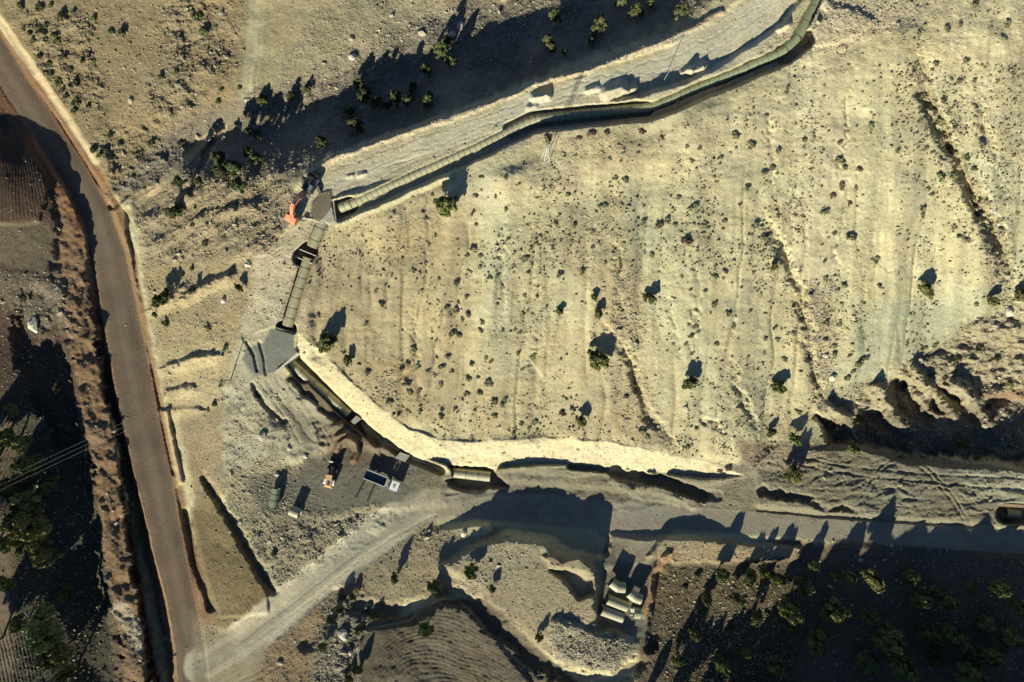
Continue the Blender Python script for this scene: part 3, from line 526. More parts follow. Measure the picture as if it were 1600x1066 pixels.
def ground_material():
    m = bpy.data.materials.new('stony_ground'); m.use_nodes = True; nt = m.node_tree; L = nt.links; N = nt.nodes; b = N['Principled BSDF']
    b.inputs['Roughness'].default_value = 1.0; b.inputs['Specular IOR Level'].default_value = 0.1
    at_ = N.new('ShaderNodeAttribute'); at_.attribute_name = 'tint'; ar = N.new('ShaderNodeAttribute'); ar.attribute_name = 'coarse'
    tx = N.new('ShaderNodeTexCoord')
    def noise(sc_, det, rg=0.6):
        n = N.new('ShaderNodeTexNoise'); n.inputs['Scale'].default_value = sc_; n.inputs['Detail'].default_value = det; n.inputs['Roughness'].default_value = rg
        L.new(tx.outputs['Object'], n.inputs['Vector']); return n
    def rng_(src, a0, a1, b0, b1):
        r = N.new('ShaderNodeMapRange'); r.inputs['From Min'].default_value = a0; r.inputs['From Max'].default_value = a1; r.inputs['To Min'].default_value = b0; r.inputs['To Max'].default_value = b1
        L.new(src, r.inputs['Value']); return r.outputs[0]
    def mul(a, c):
        r = N.new('ShaderNodeMath'); r.operation = 'MULTIPLY'; L.new(a, r.inputs[0]); L.new(c, r.inputs[1]); return r.outputs[0]
    n1 = noise(1.7, 6, 0.8); n2 = noise(0.18, 5, 0.65)
    v = N.new('ShaderNodeTexVoronoi'); v.inputs['Scale'].default_value = 1.5; L.new(tx.outputs['Object'], v.inputs['Vector'])
    v2 = N.new('ShaderNodeTexVoronoi'); v2.inputs['Scale'].default_value = 0.75; L.new(tx.outputs['Object'], v2.inputs['Vector'])
    f1 = rng_(n1.outputs['Fac'], 0.25, 0.75, 0.68, 1.32); n3 = noise(5.5, 3, 0.7); f3 = rng_(n3.outputs['Fac'], 0.3, 0.7, 0.74, 1.26); f2 = rng_(n2.outputs['Fac'], 0.3, 0.7, 0.88, 1.12)
    mx = N.new('ShaderNodeVectorMath'); mx.operation = 'SCALE'; L.new(at_.outputs['Color'], mx.inputs[0]); L.new(mul(mul(f1, f3), f2), mx.inputs['Scale'])
    # pale pebbles and dark tufts, sparse
    peb = rng_(v.outputs['Distance'], 0.10, 0.16, 1.0, 0.0)
    sepc = N.new('ShaderNodeSeparateColor'); L.new(v.outputs['Color'], sepc.inputs[0]); pick = rng_(sepc.outputs[0], 0.80, 0.82, 0, 0.55)
    m1 = N.new('ShaderNodeMix'); m1.data_type = 'RGBA'; L.new(mul(mul(peb, pick), ar.outputs['Fac']), m1.inputs[0]); L.new(mx.outputs[0], m1.inputs[6]); m1.inputs[7].default_value = (0.6, 0.52, 0.38, 1)
    tf = rng_(v2.outputs['Distance'], 0.12, 0.28, 0.8, 0.0)
    sep2 = N.new('ShaderNodeSeparateColor'); L.new(v2.outputs['Color'], sep2.inputs[0]); pick2 = rng_(sep2.outputs[0], 0.86, 0.88, 0, 0.75)
    m2 = N.new('ShaderNodeMix'); m2.data_type = 'RGBA'; L.new(mul(mul(tf, pick2), ar.outputs['Fac']), m2.inputs[0]); L.new(m1.outputs[2], m2.inputs[6]); m2.inputs[7].default_value = (0.12, 0.10, 0.055, 1)
    L.new(m2.outputs[2], b.inputs['Base Color'])
    bp = N.new('ShaderNodeBump'); bp.inputs['Strength'].default_value = 0.8; bp.inputs['Distance'].default_value = 0.35
    nb = noise(2.2, 5, 0.75); L.new(mul(nb.outputs['Fac'], rng_(ar.outputs['Fac'], 0, 1, 0.3, 1.3)), bp.inputs['Height']); L.new(bp.outputs[0], b.inputs['Normal'])
    return m
def add_obj(name, me, parent=None, **kw):
    o = bpy.data.objects.new(name, me); C.objects.link(o)
    if parent is not None: o.parent = parent
    for k, v_ in kw.items(): o[k] = v_
    return o

# ------------------------------------------------------------------ the ground sheet
def build_ground():
    me = bpy.data.meshes.new('terrain')
    co = np.stack([XX, YY, Z], -1).reshape(-1, 3).astype(np.float32)
    idx = np.arange(NU * NV).reshape(NV, NU)
    q = np.stack([idx[1:, :-1], idx[1:, 1:], idx[:-1, 1:], idx[:-1, :-1]], -1).reshape(-1, 4).astype(np.int32)
    me.vertices.add(len(co)); me.vertices.foreach_set('co', co.ravel())
    me.loops.add(q.size); me.loops.foreach_set('vertex_index', q.ravel())
    me.polygons.add(len(q)); me.polygons.foreach_set('loop_start', np.arange(0, q.size, 4, dtype=np.int32))
    me.polygons.foreach_set('use_smooth', np.ones(len(q), bool))
    me.update(calc_edges=True)
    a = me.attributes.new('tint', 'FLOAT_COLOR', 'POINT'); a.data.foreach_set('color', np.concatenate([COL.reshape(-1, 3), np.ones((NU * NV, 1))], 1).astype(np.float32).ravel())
    a = me.attributes.new('coarse', 'FLOAT', 'POINT'); a.data.foreach_set('value', np.clip(RGH.ravel() * 3 - 0.1, 0, 1).astype(np.float32))
    me.materials.append(ground_material())
    add_obj('terrain', me, kind='structure')
build_ground()
# ------------------------------------------------------------------ mesh building helpers
class MB:
    def __init__(s): s.v = []; s.f = []
    def add(s, vs, fs, M=None):
        n = len(s.v); s.v += [tuple(M @ Vector(p)) if M is not None else tuple(p) for p in vs]; s.f += [tuple(i + n for i in f) for f in fs]; return s
    def box(s, x0, x1, y0, y1, z0, z1, b=0.0, M=None):       # box with a chamfered top
        vs = [(x0, y0, z0), (x1, y0, z0), (x1, y1, z0), (x0, y1, z0), (x0, y0, z1 - b), (x1, y0, z1 - b), (x1, y1, z1 - b), (x0, y1, z1 - b)]
        fs = [(3, 2, 1, 0), (0, 1, 5, 4), (1, 2, 6, 5), (2, 3, 7, 6), (3, 0, 4, 7)]
        if b:
            vs += [(x0 + b, y0 + b, z1), (x1 - b, y0 + b, z1), (x1 - b, y1 - b, z1), (x0 + b, y1 - b, z1)]
            fs += [(4, 5, 9, 8), (5, 6, 10, 9), (6, 7, 11, 10), (7, 4, 8, 11), (8, 9, 10, 11)]
        else: fs.append((4, 5, 6, 7))
        return s.add(vs, fs, M)
    def prism(s, pts, y0, y1, M=None):                        # outline in x,z pushed along y
        n = len(pts); vs = [(x, y0, z) for x, z in pts] + [(x, y1, z) for x, z in pts]
        return s.add(vs, [tuple(range(n))[::-1], tuple(range(n, 2 * n))] + [(i, (i + 1) % n, n + (i + 1) % n, n + i) for i in range(n)], M)
    def slab(s, pts, z0, z1, M=None):                         # outline in x,y pushed along z
        n = len(pts); vs = [(x, y, z0) for x, y in pts] + [(x, y, z1) for x, y in pts]
        return s.add(vs, [tuple(range(n))[::-1], tuple(range(n, 2 * n))] + [(i, (i + 1) % n, n + (i + 1) % n, n + i) for i in range(n)], M)
    def tube(s, path, r, n=10, inner=None, closed=False):
        path = [Vector(p) for p in path]; m = len(path); rs = r if isinstance(r, (list, tuple)) else [r] * m
        rings = [rs] if inner is None else [rs, [q * inner for q in rs]]
        base = len(s.v)
        for ri, rr in enumerate(rings):
            for i, p in enumerate(path):
                a = path[(i - 1) % m] if closed or i else p; b = path[(i + 1) % m] if closed or i < m - 1 else p
                t = (b - a).normalized(); up = Vector((0, 0, 1)) if abs(t.z) < 0.95 else Vector((1, 0, 0))
                x = t.cross(up).normalized(); y = x.cross(t)
                for k in range(n):
                    an = TW * k / n; s.v.append(tuple(p + (x * math.cos(an) + y * math.sin(an)) * rr[i]))
            o = base + ri * m * n
            for i in range(m if closed else m - 1):
                for k in range(n):
                    q = [o + i * n + k, o + i * n + (k + 1) % n, o + ((i + 1) % m) * n + (k + 1) % n, o + ((i + 1) % m) * n + k]
                    s.f.append(tuple(q if ri else q[::-1]))
        if not closed:
            for e in (0, m - 1):
                if inner is None:
                    q = [base + e * n + k for k in range(n)]; s.f.append(tuple(q if e == 0 else q[::-1]))
                else:
                    for k in range(n):
                        a = base + e * n; b = base + m * n + e * n; q = (a + k, a + (k + 1) % n, b + (k + 1) % n, b + k); s.f.append(q if e == 0 else q[::-1])
        return s
    def mesh(s, name, material, smooth=False):
        me = bpy.data.meshes.new(name); me.from_pydata(s.v, [], s.f); me.materials.append(material)
        if smooth: me.polygons.foreach_set('use_smooth', [True] * len(me.polygons)); me.set_sharp_from_angle(angle=math.radians(40))
        me.update(); return me
def part(name, mb, material, parent, smooth=False, label=None):
    o = add_obj(name, mb.mesh(name, material, smooth), parent)
    if label: o['label'] = label
    return o
def thing(name, label, cat, loc, rz=0, group=None, tilt=None):
    o = add_obj(name, None, None, label=label, category=cat); o.location = loc; o.rotation_euler = (0, 0, rz); o.empty_display_size = 0.5
    if group: o['group'] = group
    return o
def rotz(a): return Matrix.Rotation(a, 4, 'Z')
def ground_at(x, y):
    z = 5.0
    for _ in range(6): z = gz(800 + x * FPX / (CAM_H - z), 533 - y * FPX / (CAM_H - z))
    return z
def heading(u0, v0, u1, v1):      # direction in the world of a line of the plan
    return math.atan2(-(v1 - v0), u1 - u0)

M_CREAM = mat('cream_pipe_paint', (0.36, 0.36, 0.22), 0.5, var=0.10, scale=1.2, wear=(0.24, 0.21, 0.13))
M_GREEN = mat('green_pipe_paint', (0.21, 0.265, 0.165), 0.5, var=0.12, scale=1.0, wear=(0.17, 0.165, 0.10))
M_BAND = mat('joint_coating', (0.10, 0.09, 0.06), 0.8)
M_CONC = mat('raw_concrete', (0.33, 0.31, 0.25), 0.95, var=0.12, scale=1.5, bump=0.3)
M_CONCW = mat('pale_concrete_edge', (0.55, 0.52, 0.43), 0.9)
M_ORANGE = mat('orange_machine_paint', (0.62, 0.15, 0.055), 0.5, var=0.15, scale=1.5, wear=(0.42, 0.20, 0.11))
M_YEL = mat('yellow_machine_paint', (0.62, 0.36, 0.13), 0.5, var=0.12, scale=1.5, wear=(0.45, 0.30, 0.16))
M_BLACK = mat('black_rubber_and_grease', (0.022, 0.022, 0.024), 0.7, var=0.3, scale=4)
M_DARK = mat('dark_machine_grey', (0.05, 0.055, 0.06), 0.5, var=0.3, scale=3)
M_GLASS = mat('blue_grey_glass', (0.16, 0.22, 0.30), 0.12, var=0.1)
M_WHITE = mat('white_lorry_paint', (0.72, 0.72, 0.68), 0.4, var=0.08, scale=2)
M_BLUE = mat('worn_blue_skip_lining', (0.03, 0.042, 0.075), 0.45, var=0.2, scale=1.3, wear=(0.06, 0.07, 0.09))
M_GREYM = mat('dusty_grey_steel', (0.28, 0.27, 0.23), 0.6, var=0.2, scale=3)
M_TIMB = mat('dark_timber', (0.10, 0.075, 0.05), 0.9, var=0.2, scale=3)
M_WIRE = mat('aluminium_cable', (0.16, 0.155, 0.14), 0.5, metal=0.6)
M_ROCKW = mat('pale_rock', (0.50, 0.46, 0.36), 0.95, var=0.14, scale=1.2, bump=0.6, rand=0.12)
M_RUB = mat('broken_stone', (0.35, 0.305, 0.21), 0.95, var=0.2, scale=0.4, bump=0.3)
M_TUFT = mat('dry_scrub', (0.24, 0.21, 0.11), 0.95, var=0.3, scale=0.15)
M_LEAF = mat('olive_tree_foliage', (0.185, 0.20, 0.058), 0.8, var=0.3, scale=0.9, rand=0.22)
M_LEAFD = mat('deep_green_foliage', (0.12, 0.145, 0.046), 0.8, var=0.3, scale=0.9, rand=0.22)
M_SHRUB = mat('grey_green_shrub_foliage', (0.31, 0.30, 0.155), 0.9, var=0.3, scale=1.1, rand=0.22)
M_DRY = mat('brown_dry_twigs', (0.22, 0.15, 0.10), 0.9, var=0.3, scale=1.1, rand=0.2)
M_BARK = mat('grey_bark', (0.12, 0.095, 0.07), 0.9, var=0.25, scale=3)

# ------------------------------------------------------------------ pipes
def cyl_mesh(name, material, inner=0.93, n=20, bulge=1.0):
    m = MB(); m.tube([(-0.5, 0, 0), (0.5, 0, 0)], bulge, n, inner); return m.mesh(name, material, True)
PIPE_C = cyl_mesh('pipe_section', M_CREAM); PIPE_G = cyl_mesh('pipe_section', M_GREEN); BAND = cyl_mesh('joint_band', M_BAND, 0.9)
def place_between(o, a, b, r, over=0.0):
    d = b - a; o.location = (a + b) / 2; o.rotation_mode = 'QUATERNION'; o.rotation_quaternion = Vector((1, 0, 0)).rotation_difference(d.normalized())
    o.scale = (d.length + over, r, r)
def pipeline(label, pts, r, sec, mesh, cat='pipeline', name='steel_pipeline', ends=0.0, bands=True):
    """pts: points of the axis; sec: length of one section in metres"""
    pts = [Vector(p) for p in pts]; L = [0]
    for a, b in zip(pts, pts[1:]): L.append(L[-1] + (b - a).length)
    def pos(s):
        s = min(max(s, 0), L[-1])
        for i in range(len(pts) - 1):
            if s <= L[i + 1] + 1e-6: return pts[i].lerp(pts[i + 1], (s - L[i]) / (L[i + 1] - L[i]))
    t = thing(name, label, cat, (pts[0].x, pts[0].y, pts[0].z - 1.2))
    inv = Matrix.Translation(-t.location)
    s = 0
    while s < L[-1] - 0.3:
        ln = sec(s / L[-1]) if callable(sec) else sec
        e = min(s + ln, L[-1]); a, b = pos(s) - t.location, pos(e) - t.location
        me = mesh(s / L[-1]) if callable(mesh) else mesh
        rr = r(s / L[-1]) if callable(r) else r
        o = add_obj('pipe_section', me, t); place_between(o, a, b, rr, -0.02)
        if bands and e < L[-1] - 0.2:
            q = add_obj('joint_band', BAND, t); d = (b - a).normalized(); place_between(q, b - d * 0.07, b + d * 0.07, rr * 1.025)
        s = e
    return t
R_UP = 1.15
up_pts = []
for (u, v), z in zip(PIPE_UP, PZ):
    up_pts.append(at(u, v, z + R_UP * (1.35 if u > 1150 else (0.5 if 560 < u < 820 else 0.95))))
pipeline('long jointed pipeline running in the trench beside the upper dirt road', up_pts, lambda t: 1.32 if t < 0.14 else R_UP, lambda t: 3.9 if t < 0.16 else (2.4 if t < 0.55 else 1.45), lambda t: PIPE_G if t < 0.6 else PIPE_C)
def pl(label, uvz, r, sec, mesh, **k):
    return pipeline(label, [at(u, v, z) for u, v, z in uvz], r, sec, mesh, **k)
pl('short pipe length just below the dark backfilled slab near the excavator', [(508, 338, 18.2), (502, 352, 18.1), (495, 369, 17.7), (487.5, 386, 17.3)], 1.38, 3.2, PIPE_C, name='large_pipe', cat='pipe')
pl('straight run of wide pipes going down to the grey gravel pad', [(482, 403, 16.3), (477, 420, 16.1), (462, 467, 15.4), (449.5, 509, 14.4)], 1.38, 2.62, PIPE_C, name='large_pipe', cat='pipe')
pl('half shaded pipe leaving the concrete edge at the foot of the pale cut', [(448, 562, 11.8), (476, 588, 9.6), (530, 634, 7.0), (545, 647, 6.5)], 1.3, 4.5, PIPE_C, name='large_pipe', cat='pipe')
pl('pipe lying in the open pit below the pale cut', [(708, 738.5, 3.9), (766, 745, 3.9)], 1.35, 3.4, PIPE_C, name='large_pipe', cat='pipe')
pl('greenish pipe end in the deep pit by the tyre-marked flat', [(1569, 801, 5.0), (1590, 804, 5.0)], 1.4, 3.6, PIPE_G, name='large_pipe', cat='pipe')
def loose_pipe(label, u0, v0, u1, v1, r, dz=0, bands=0, mesh=PIPE_C, group=None):
    g = gz((u0 + u1) / 2, (v0 + v1) / 2); z = g + r + dz
    a, b = at(u0, v0, z), at(u1, v1, z); t = thing('large_pipe', label, 'pipe', ((a.x + b.x) / 2, (a.y + b.y) / 2, g), 0, group)
    o = add_obj('shell', mesh, t); place_between(o, a - t.location, b - t.location, r)
    for k in range(bands):
        q = a.lerp(b, (k + 1) / (bands + 1)) - t.location; d = (b - a).normalized()
        w = add_obj('stiffener_ring', BAND if k % 2 == 0 else BAND, t); place_between(w, q - d * 0.08, q + d * 0.08, r * 1.04)
    return t
loose_pipe('olive pipe with two dark rings lying in the yard, pointing up the slope', 432, 763, 427, 791, 1.2, bands=2, mesh=PIPE_G)
loose_pipe('short pale pipe lying crosswise beside the ringed olive pipe', 454, 797, 468, 803, 1.35)
GP = 'pipes stored at the dump beside the lower road'
loose_pipe('long straight pipe lying lowest in the dump of spare pipes', 940, 953, 973.5, 965, 1.42, group=GP)
loose_pipe('long straight pipe lying second from the lowest in the dump of spare pipes', 948.5, 936.5, 980, 948.5, 1.38, group=GP)
loose_pipe('very short pipe ring standing apart in the dump, nearest the brown bank', 990, 957.5, 1000, 958.5, 1.4, group=GP)
def elbow(label, pts, r, dz=0):
    g = gz(pts[1][0], pts[1][1]); z = g + r + dz; P = [at(u, v, z) for u, v in pts]
    t = thing('pipe_elbow', label, 'pipe bend', (P[1].x, P[1].y, g), 0, GP)
    for a, b in zip(P, P[1:]):
        mid = P[1]; m = MB(); d = (b - a).normalized(); oth = (P[2] - P[1]).normalized() if a is P[0] else (P[1] - P[0]).normalized()
        bis = (d + oth).normalized(); n = 20; x = d.cross(Vector((0, 0, 1))).normalized(); rings = []
        for e in (0, 1):
            c = b if e else a; pl_ = mid is c; ring = []
            for k in range(n):
                an = TW * k / n; off = (x * math.cos(an) + Vector((0, 0, 1)) * math.sin(an)) * r; p = c + off
                if pl_: p = p - d * (off.dot(bis) / d.dot(bis))
                ring.append(p - t.location)
            rings.append(ring)
        inn = [[(p - (sum(rg, Vector()) / n)) * 0.93 + sum(rg, Vector()) / n for p in rg] for rg in rings]
        vs = rings[0] + rings[1] + inn[0] + inn[1]; fs = []
        for k in range(n):
            j = (k + 1) % n; fs += [(k, j, n + j, n + k), (2 * n + j, 2 * n + k, 3 * n + k, 3 * n + j), (j, k, 2 * n + k, 2 * n + j), (n + k, n + j, 3 * n + j, 3 * n + k)]
        m.add(vs, fs); part('pipe_leg', m, M_CREAM, t, True)
    return t
elbow('bent pipe piece in the dump, the one beside the shaded bank', [(954.5, 909), (965, 917), (976.5, 918.5)], 1.4, 0.9)
elbow('bent pipe piece in the dump, above the very short ring', [(982.5, 925.5), (991.5, 933), (1002, 937)], 1.35, 0.9)

# ------------------------------------------------------------------ concrete
def wall_between(label, u0, v0, u1, v1, ztop, h, th=0.35, name='retaining_wall', m=M_CONCW, cat='wall'):
    a, b = at(u0, v0, ztop), at(u1, v1, ztop); L = (b - a).length
    o = add_obj(name, MB().box(-L / 2, L / 2, -th / 2, th / 2, 0, h, 0.04).mesh(name, m), None, label=label, category=cat)
    o.location = ((a.x + b.x) / 2, (a.y + b.y) / 2, ztop - h); o.rotation_euler = (0, 0, math.atan2(b.y - a.y, b.x - a.x)); return o
wall_between('pale concrete edge wall holding the grey gravel pad above the trench', 464.5, 551.5, 431, 581, 15.0, 4.6, 0.4)
wall_between('concrete edge wall on the upper side of the grey gravel pad', 427, 511, 461, 521.5, 15.2, 3.6, 0.3, m=M_CONC)
wall_between('concrete wall closing the upper trench at the dark backfilled slab', 519, 301, 524.5, 344, 19.9, 3.2, 0.35, m=M_CONC)
wall_between('thin pale board edge along the lower side of the dark backfilled slab', 474, 340, 506, 349, 19.5, 1.0, 0.25, name='edge_board', cat='board')
wall_between('upper of two thin walls crossing the pipe in the square pit', 468, 389.5, 494, 400, 17.8, 3.6, 0.22, name='cross_wall')
wall_between('lower of two thin walls crossing the pipe in the square pit', 461, 401, 491, 413, 17.4, 3.6, 0.22, name='cross_wall')
def block(label, quad, zt, h):
    P = [at(u, v, zt) for u, v in quad]; c = sum(P, Vector()) / 4
    o = add_obj('concrete_block', MB().slab([(p.x - c.x, p.y - c.y) for p in P][::-1], 0, h).mesh('concrete_block', M_CONC), None, label=label, category='concrete block')
    o.location = (c.x, c.y, zt - h)
block('light concrete block at the end of the shaded pipe below the cut', [(548, 658.5), (556.6, 649.6), (564, 654.6), (553.5, 663.5)], 9.6, 4.5)
block('concrete block in the shade between the tipper lorry and the cut', [(617, 716), (625, 707), (640, 712), (633, 722)], 7.0, 3.2)
# the lip of the pit at the far right
wall_between('earth-coloured shoring edge of the pit by the tyre-marked flat', 1562, 789, 1612, 792, 8.2, 3.5, 0.8, name='shoring_wall', m=mat('brown_shuttering', (0.33, 0.24, 0.15), 0.9))

# ------------------------------------------------------------------ machines
def wheel(parent, x, y, r, w, name='wheel'):
    m = MB().tube([(x, y - w / 2, r), (x, y - w / 2 + 0.06, r), (x, y + w / 2 - 0.06, r), (x, y + w / 2, r)], [r * .86, r, r, r * .86], 16)
    o = part(name, m, M_BLACK, parent, True)
    part('rim', MB().tube([(x, y - w / 2 - 0.03, r), (x, y + w / 2 + 0.03, r)], r * 0.5, 10), M_GREYM, o); return o
def build_excavator():
    c = on(487, 292); c.z = gz(487, 292)
    t = thing('excavator', 'orange tracked excavator with its wide bucket lowered to the ground', 'excavator', c, heading(489, 288, 462, 337))
    def stad(l, h): return [(-l, 0), (l, 0), (l + h * .45, h * .3), (l + h * .45, h * .7), (l, h), (-l, h), (-l - h * .45, h * .7), (-l - h * .45, h * .3)]
    R = rotz(math.radians(50))
    for sy in (-1, 1):
        o = part('track', MB().prism(stad(1.75, 0.95), sy * 1.3 - 0.33, sy * 1.3 + 0.33, R), M_DARK, t)
        for k in range(11): part('track_plate', MB().box(-1.95 + k * 0.37, -1.72 + k * 0.37, sy * 1.3 - 0.34, sy * 1.3 + 0.34, 0.94, 1.0, 0, R), M_GREYM, o)
    part('undercarriage', MB().box(-1.0, 1.0, -1.0, 1.0, 0.35, 0.9, 0.1, R), M_DARK, t)
    part('slew_ring', MB().tube([(0, 0, 0.88), (0, 0, 1.12)], 0.75, 16), M_BLACK, t)
    part('body', MB().box(-2.1, 1.5, -1.4, 1.4, 1.1, 1.65, 0.05), M_DARK, t)
    e = part('engine_cover', MB().box(-2.0, 0.1, -1.35, 0.35, 1.64, 2.45, 0.12), M_BLACK, t)
    for k in range(4): part('louvre', MB().box(-1.7 + k * .42, -1.5 + k * .42, -1.1, 0.1, 2.44, 2.5), M_DARK, e)
    part('exhaust', MB().tube([(-1.3, -0.9, 2.4), (-1.3, -0.9, 3.1), (-1.15, -0.9, 3.2)], 0.08, 8), M_GREYM, t)
    part('counterweight', MB().slab([(-2.1, -1.4), (-2.6, -1.1), (-2.75, 0), (-2.6, 1.1), (-2.1, 1.4)][::-1], 1.15, 2.2), M_BLACK, t)
    part('side_walkway', MB().box(-1.9, -0.4, 0.4, 1.35, 1.64, 2.15, 0.06), M_GREYM, t)
    cb = part('cab', MB().prism([(-0.3, 1.2), (1.4, 1.2), (1.55, 1.9), (1.25, 2.95), (-0.2, 3.0), (-0.35, 2.2)], 0.45, 1.4), M_DARK, t)
    part('roof_hatch', MB().box(-0.05, 1.0, 0.6, 1.25, 2.99, 3.06, 0.02), M_GLASS, cb); part('windscreen', MB().box(1.42, 1.50, 0.55, 1.3, 1.9, 2.3), M_GLASS, cb)
    bm = [(0.7, 1.5), (1.3, 1.5), (3.9, 4.1), (6.0, 4.2), (6.1, 3.85), (4.2, 3.35), (1.6, 1.2), (0.9, 1.1)]
    b = part('boom', MB().prism(bm, -0.6, 0.36), M_ORANGE, t)
    for y in (-0.75, 0.5): part('boom_cylinder', MB().tube([(1.5, y, 1.3), (3.7, y, 3.5)], 0.12, 8), M_GREYM, b)
    part('stick_cylinder', MB().tube([(3.4, -0.1, 4.2), (5.6, -0.1, 4.75)], 0.11, 8), M_GREYM, b)
    part('stick', MB().prism([(5.4, 4.7), (6.2, 4.4), (7.9, 1.9), (7.6, 1.55), (5.8, 3.5), (5.5, 3.9)], -0.52, 0.28), M_ORANGE, t)
    part('bucket_linkage', MB().prism([(7.2, 2.9), (7.5, 3.0), (8.1, 1.9), (7.9, 1.6)], 0.3, 0.55), M_ORANGE, t)
    k = MB(); prof = [(7.3, 1.5), (8.0, 1.9), (8.9, 1.5), (9.4, 0.7), (9.2, 0.05), (8.9, 0.1), (9.1, 0.7), (8.7, 1.25), (8.0, 1.6), (7.4, 1.3)]
    k.prism(prof, -1.35, 1.15); bu = part('bucket', k, M_ORANGE, t)
    for y in (-1.35, 1.08): part('bucket_side', MB().prism([(7.3, 1.4), (8.0, 1.8), (8.9, 1.4), (9.3, 0.7), (9.1, 0.1), (7.9, 0.3)], y, y + 0.07), M_ORANGE, bu)
    for q in range(5): part('tooth', MB().prism([(9.1, 0.22), (9.35, 0.2), (9.2, -0.15)], -1.25 + q * .56, -1.12 + q * .56), M_GREYM, bu)
build_excavator(); bpy.data.objects['excavator'].scale = (1.1,) * 3
def build_loader():
    c = on(519.5, 739)
    t = thing('wheel_loader', 'dusty yellow wheel loader facing the horseshoe heap of dark earth', 'loader', c, heading(517.8, 750, 525, 718))
    part('rear_hood', MB().box(-3.3, -1.2, -0.85, 0.85, 0.9, 2.1, 0.15), M_YEL, t)
    part('counterweight', MB().box(-3.7, -3.28, -1.15, 1.15, 0.7, 1.5, 0.08), M_YEL, t)
    part('grille', MB().box(-2.9, -1.7, -0.4, 0.4, 2.09, 2.14), M_DARK, t)
    cb = part('cab', MB().prism([(-1.2, 1.3), (0.1, 1.3), (0.25, 2.2), (0.0, 3.15), (-1.1, 3.15)], -0.75, 0.75), M_DARK, t)
    part('cab_roof', MB().box(-1.25, 0.12, -0.85, 0.85, 3.14, 3.26, 0.05), M_YEL, cb)
    part('front_frame', MB().box(0.0, 1.9, -0.45, 0.45, 0.8, 1.6, 0.1), M_YEL, t)
    for sy in (-1, 1):
        for x in (-2.1, 1.2): wheel(t, x, sy * 1.05, 0.78, 0.6)
        part('fender', MB().prism([(-2.95, 1.5), (-2.6, 1.75), (-1.6, 1.75), (-1.3, 1.5), (-1.3, 1.43), (-1.62, 1.66), (-2.58, 1.66), (-2.9, 1.43)], sy * 1.1 - 0.3, sy * 1.1 + 0.3), M_WHITE, t)
        part('headlight', MB().box(-3.75, -3.69, sy * 0.85 - .13, sy * 0.85 + .13, 1.2, 1.4), M_WHITE, t)
        part('lift_arm', MB().prism([(0.4, 1.8), (0.6, 2.0), (3.2, 0.9), (3.2, 0.6), (1.8, 1.1)], sy * 0.55 - 0.08, sy * 0.55 + 0.08), M_DARK, t)
    part('bucket', MB().prism([(3.0, 0.2), (4.2, 0.12), (4.2, 0.2), (3.2, 0.35), (3.05, 1.2), (3.4, 1.45), (3.3, 1.5), (2.85, 1.25)], -1.3, 1.3), M_DARK, t)
build_loader()
def build_lorry():
    c = on(600, 748.5)
    t = thing('tipper_lorry', 'white tipper lorry with an empty blue-lined body parked at the trench end', 'lorry', c, heading(577, 739.5, 625, 758.5))
    part('chassis', MB().box(-4.3, 4.4, -0.45, 0.45, 0.75, 1.05), M_DARK, t)
    bd = MB().box(-4.5, 1.1, -1.15, 1.15, 1.2, 1.3)
    body = part('tipper_body', bd, M_WHITE, t)
    part('bed_lining', MB().box(-4.35, 1.0, -1.03, 1.03, 1.3, 1.33), M_BLUE, body)
    for y in (-1.2, 1.08): part('side_panel', MB().box(-4.5, 1.1, y, y + 0.12, 1.31, 2.35), M_WHITE, body); part('inner_face', MB().box(-4.35, 1.0, (y + 0.12 if y < 0 else y - 0.02), (y + 0.14 if y < 0 else y), 1.34, 2.28), M_BLUE, body)
    part('headboard', MB().box(1.0, 1.12, -1.07, 1.07, 1.31, 2.65), M_WHITE, body); part('tailgate', MB().box(-4.6, -4.5, -1.07, 1.07, 1.2, 2.3), M_DARK, body)
    for k in range(5):
        for y in (-1.27, 1.2): part('side_rib', MB().box(-4.2 + k * 1.2, -4.08 + k * 1.2, y, y + 0.07, 1.3, 2.3), M_GREYM, body)
    part('canopy_shelf', MB().box(1.12, 1.7, -1.0, 1.0, 2.5, 2.6), M_GREYM, t)
    part('fuel_tank', MB().tube([(0.4, -1.0, 0.85), (1.7, -1.0, 0.85)], 0.32, 10), M_GREYM, t); part('air_tank', MB().box(1.35, 2.0, -0.9, 0.9, 1.06, 1.7, 0.06), M_DARK, t)
    part('exhaust_stack', MB().tube([(2.0, 0.85, 1.0), (2.0, 0.85, 2.9)], 0.1, 8), M_GREYM, t)
    cb = part('cab', MB().prism([(2.2, 0.9), (4.45, 0.8), (4.5, 1.8), (4.25, 2.75), (2.3, 2.85)], -1.15, 1.15), M_WHITE, t)
    part('windscreen', MB().prism([(4.47, 1.86), (4.52, 1.86), (4.32, 2.62), (4.27, 2.62)], -1.0, 1.0), M_GLASS, cb)
    part('roof_hatch', MB().box(2.9, 3.5, -0.35, 0.35, 2.82, 2.92), M_GREYM, cb)
    part('bumper', MB().box(4.45, 4.62, -1.2, 1.2, 0.5, 0.85), M_GREYM, t)
    for sy in (-1, 1):
        for x in (-3.3, -1.95, 3.3): wheel(t, x, sy * 1.0, 0.52, 0.36)
        part('mirror', MB().box(4.2, 4.3, sy * 1.32 - .1, sy * 1.32 + .1, 1.8, 2.3), M_DARK, t)
        part('headlight', MB().box(4.62, 4.65, sy * 0.85 - .16, sy * 0.85 + .16, 0.62, 0.8), M_WHITE, t)
build_lorry(); bpy.data.objects['tipper_lorry'].scale = (1.08,) * 3
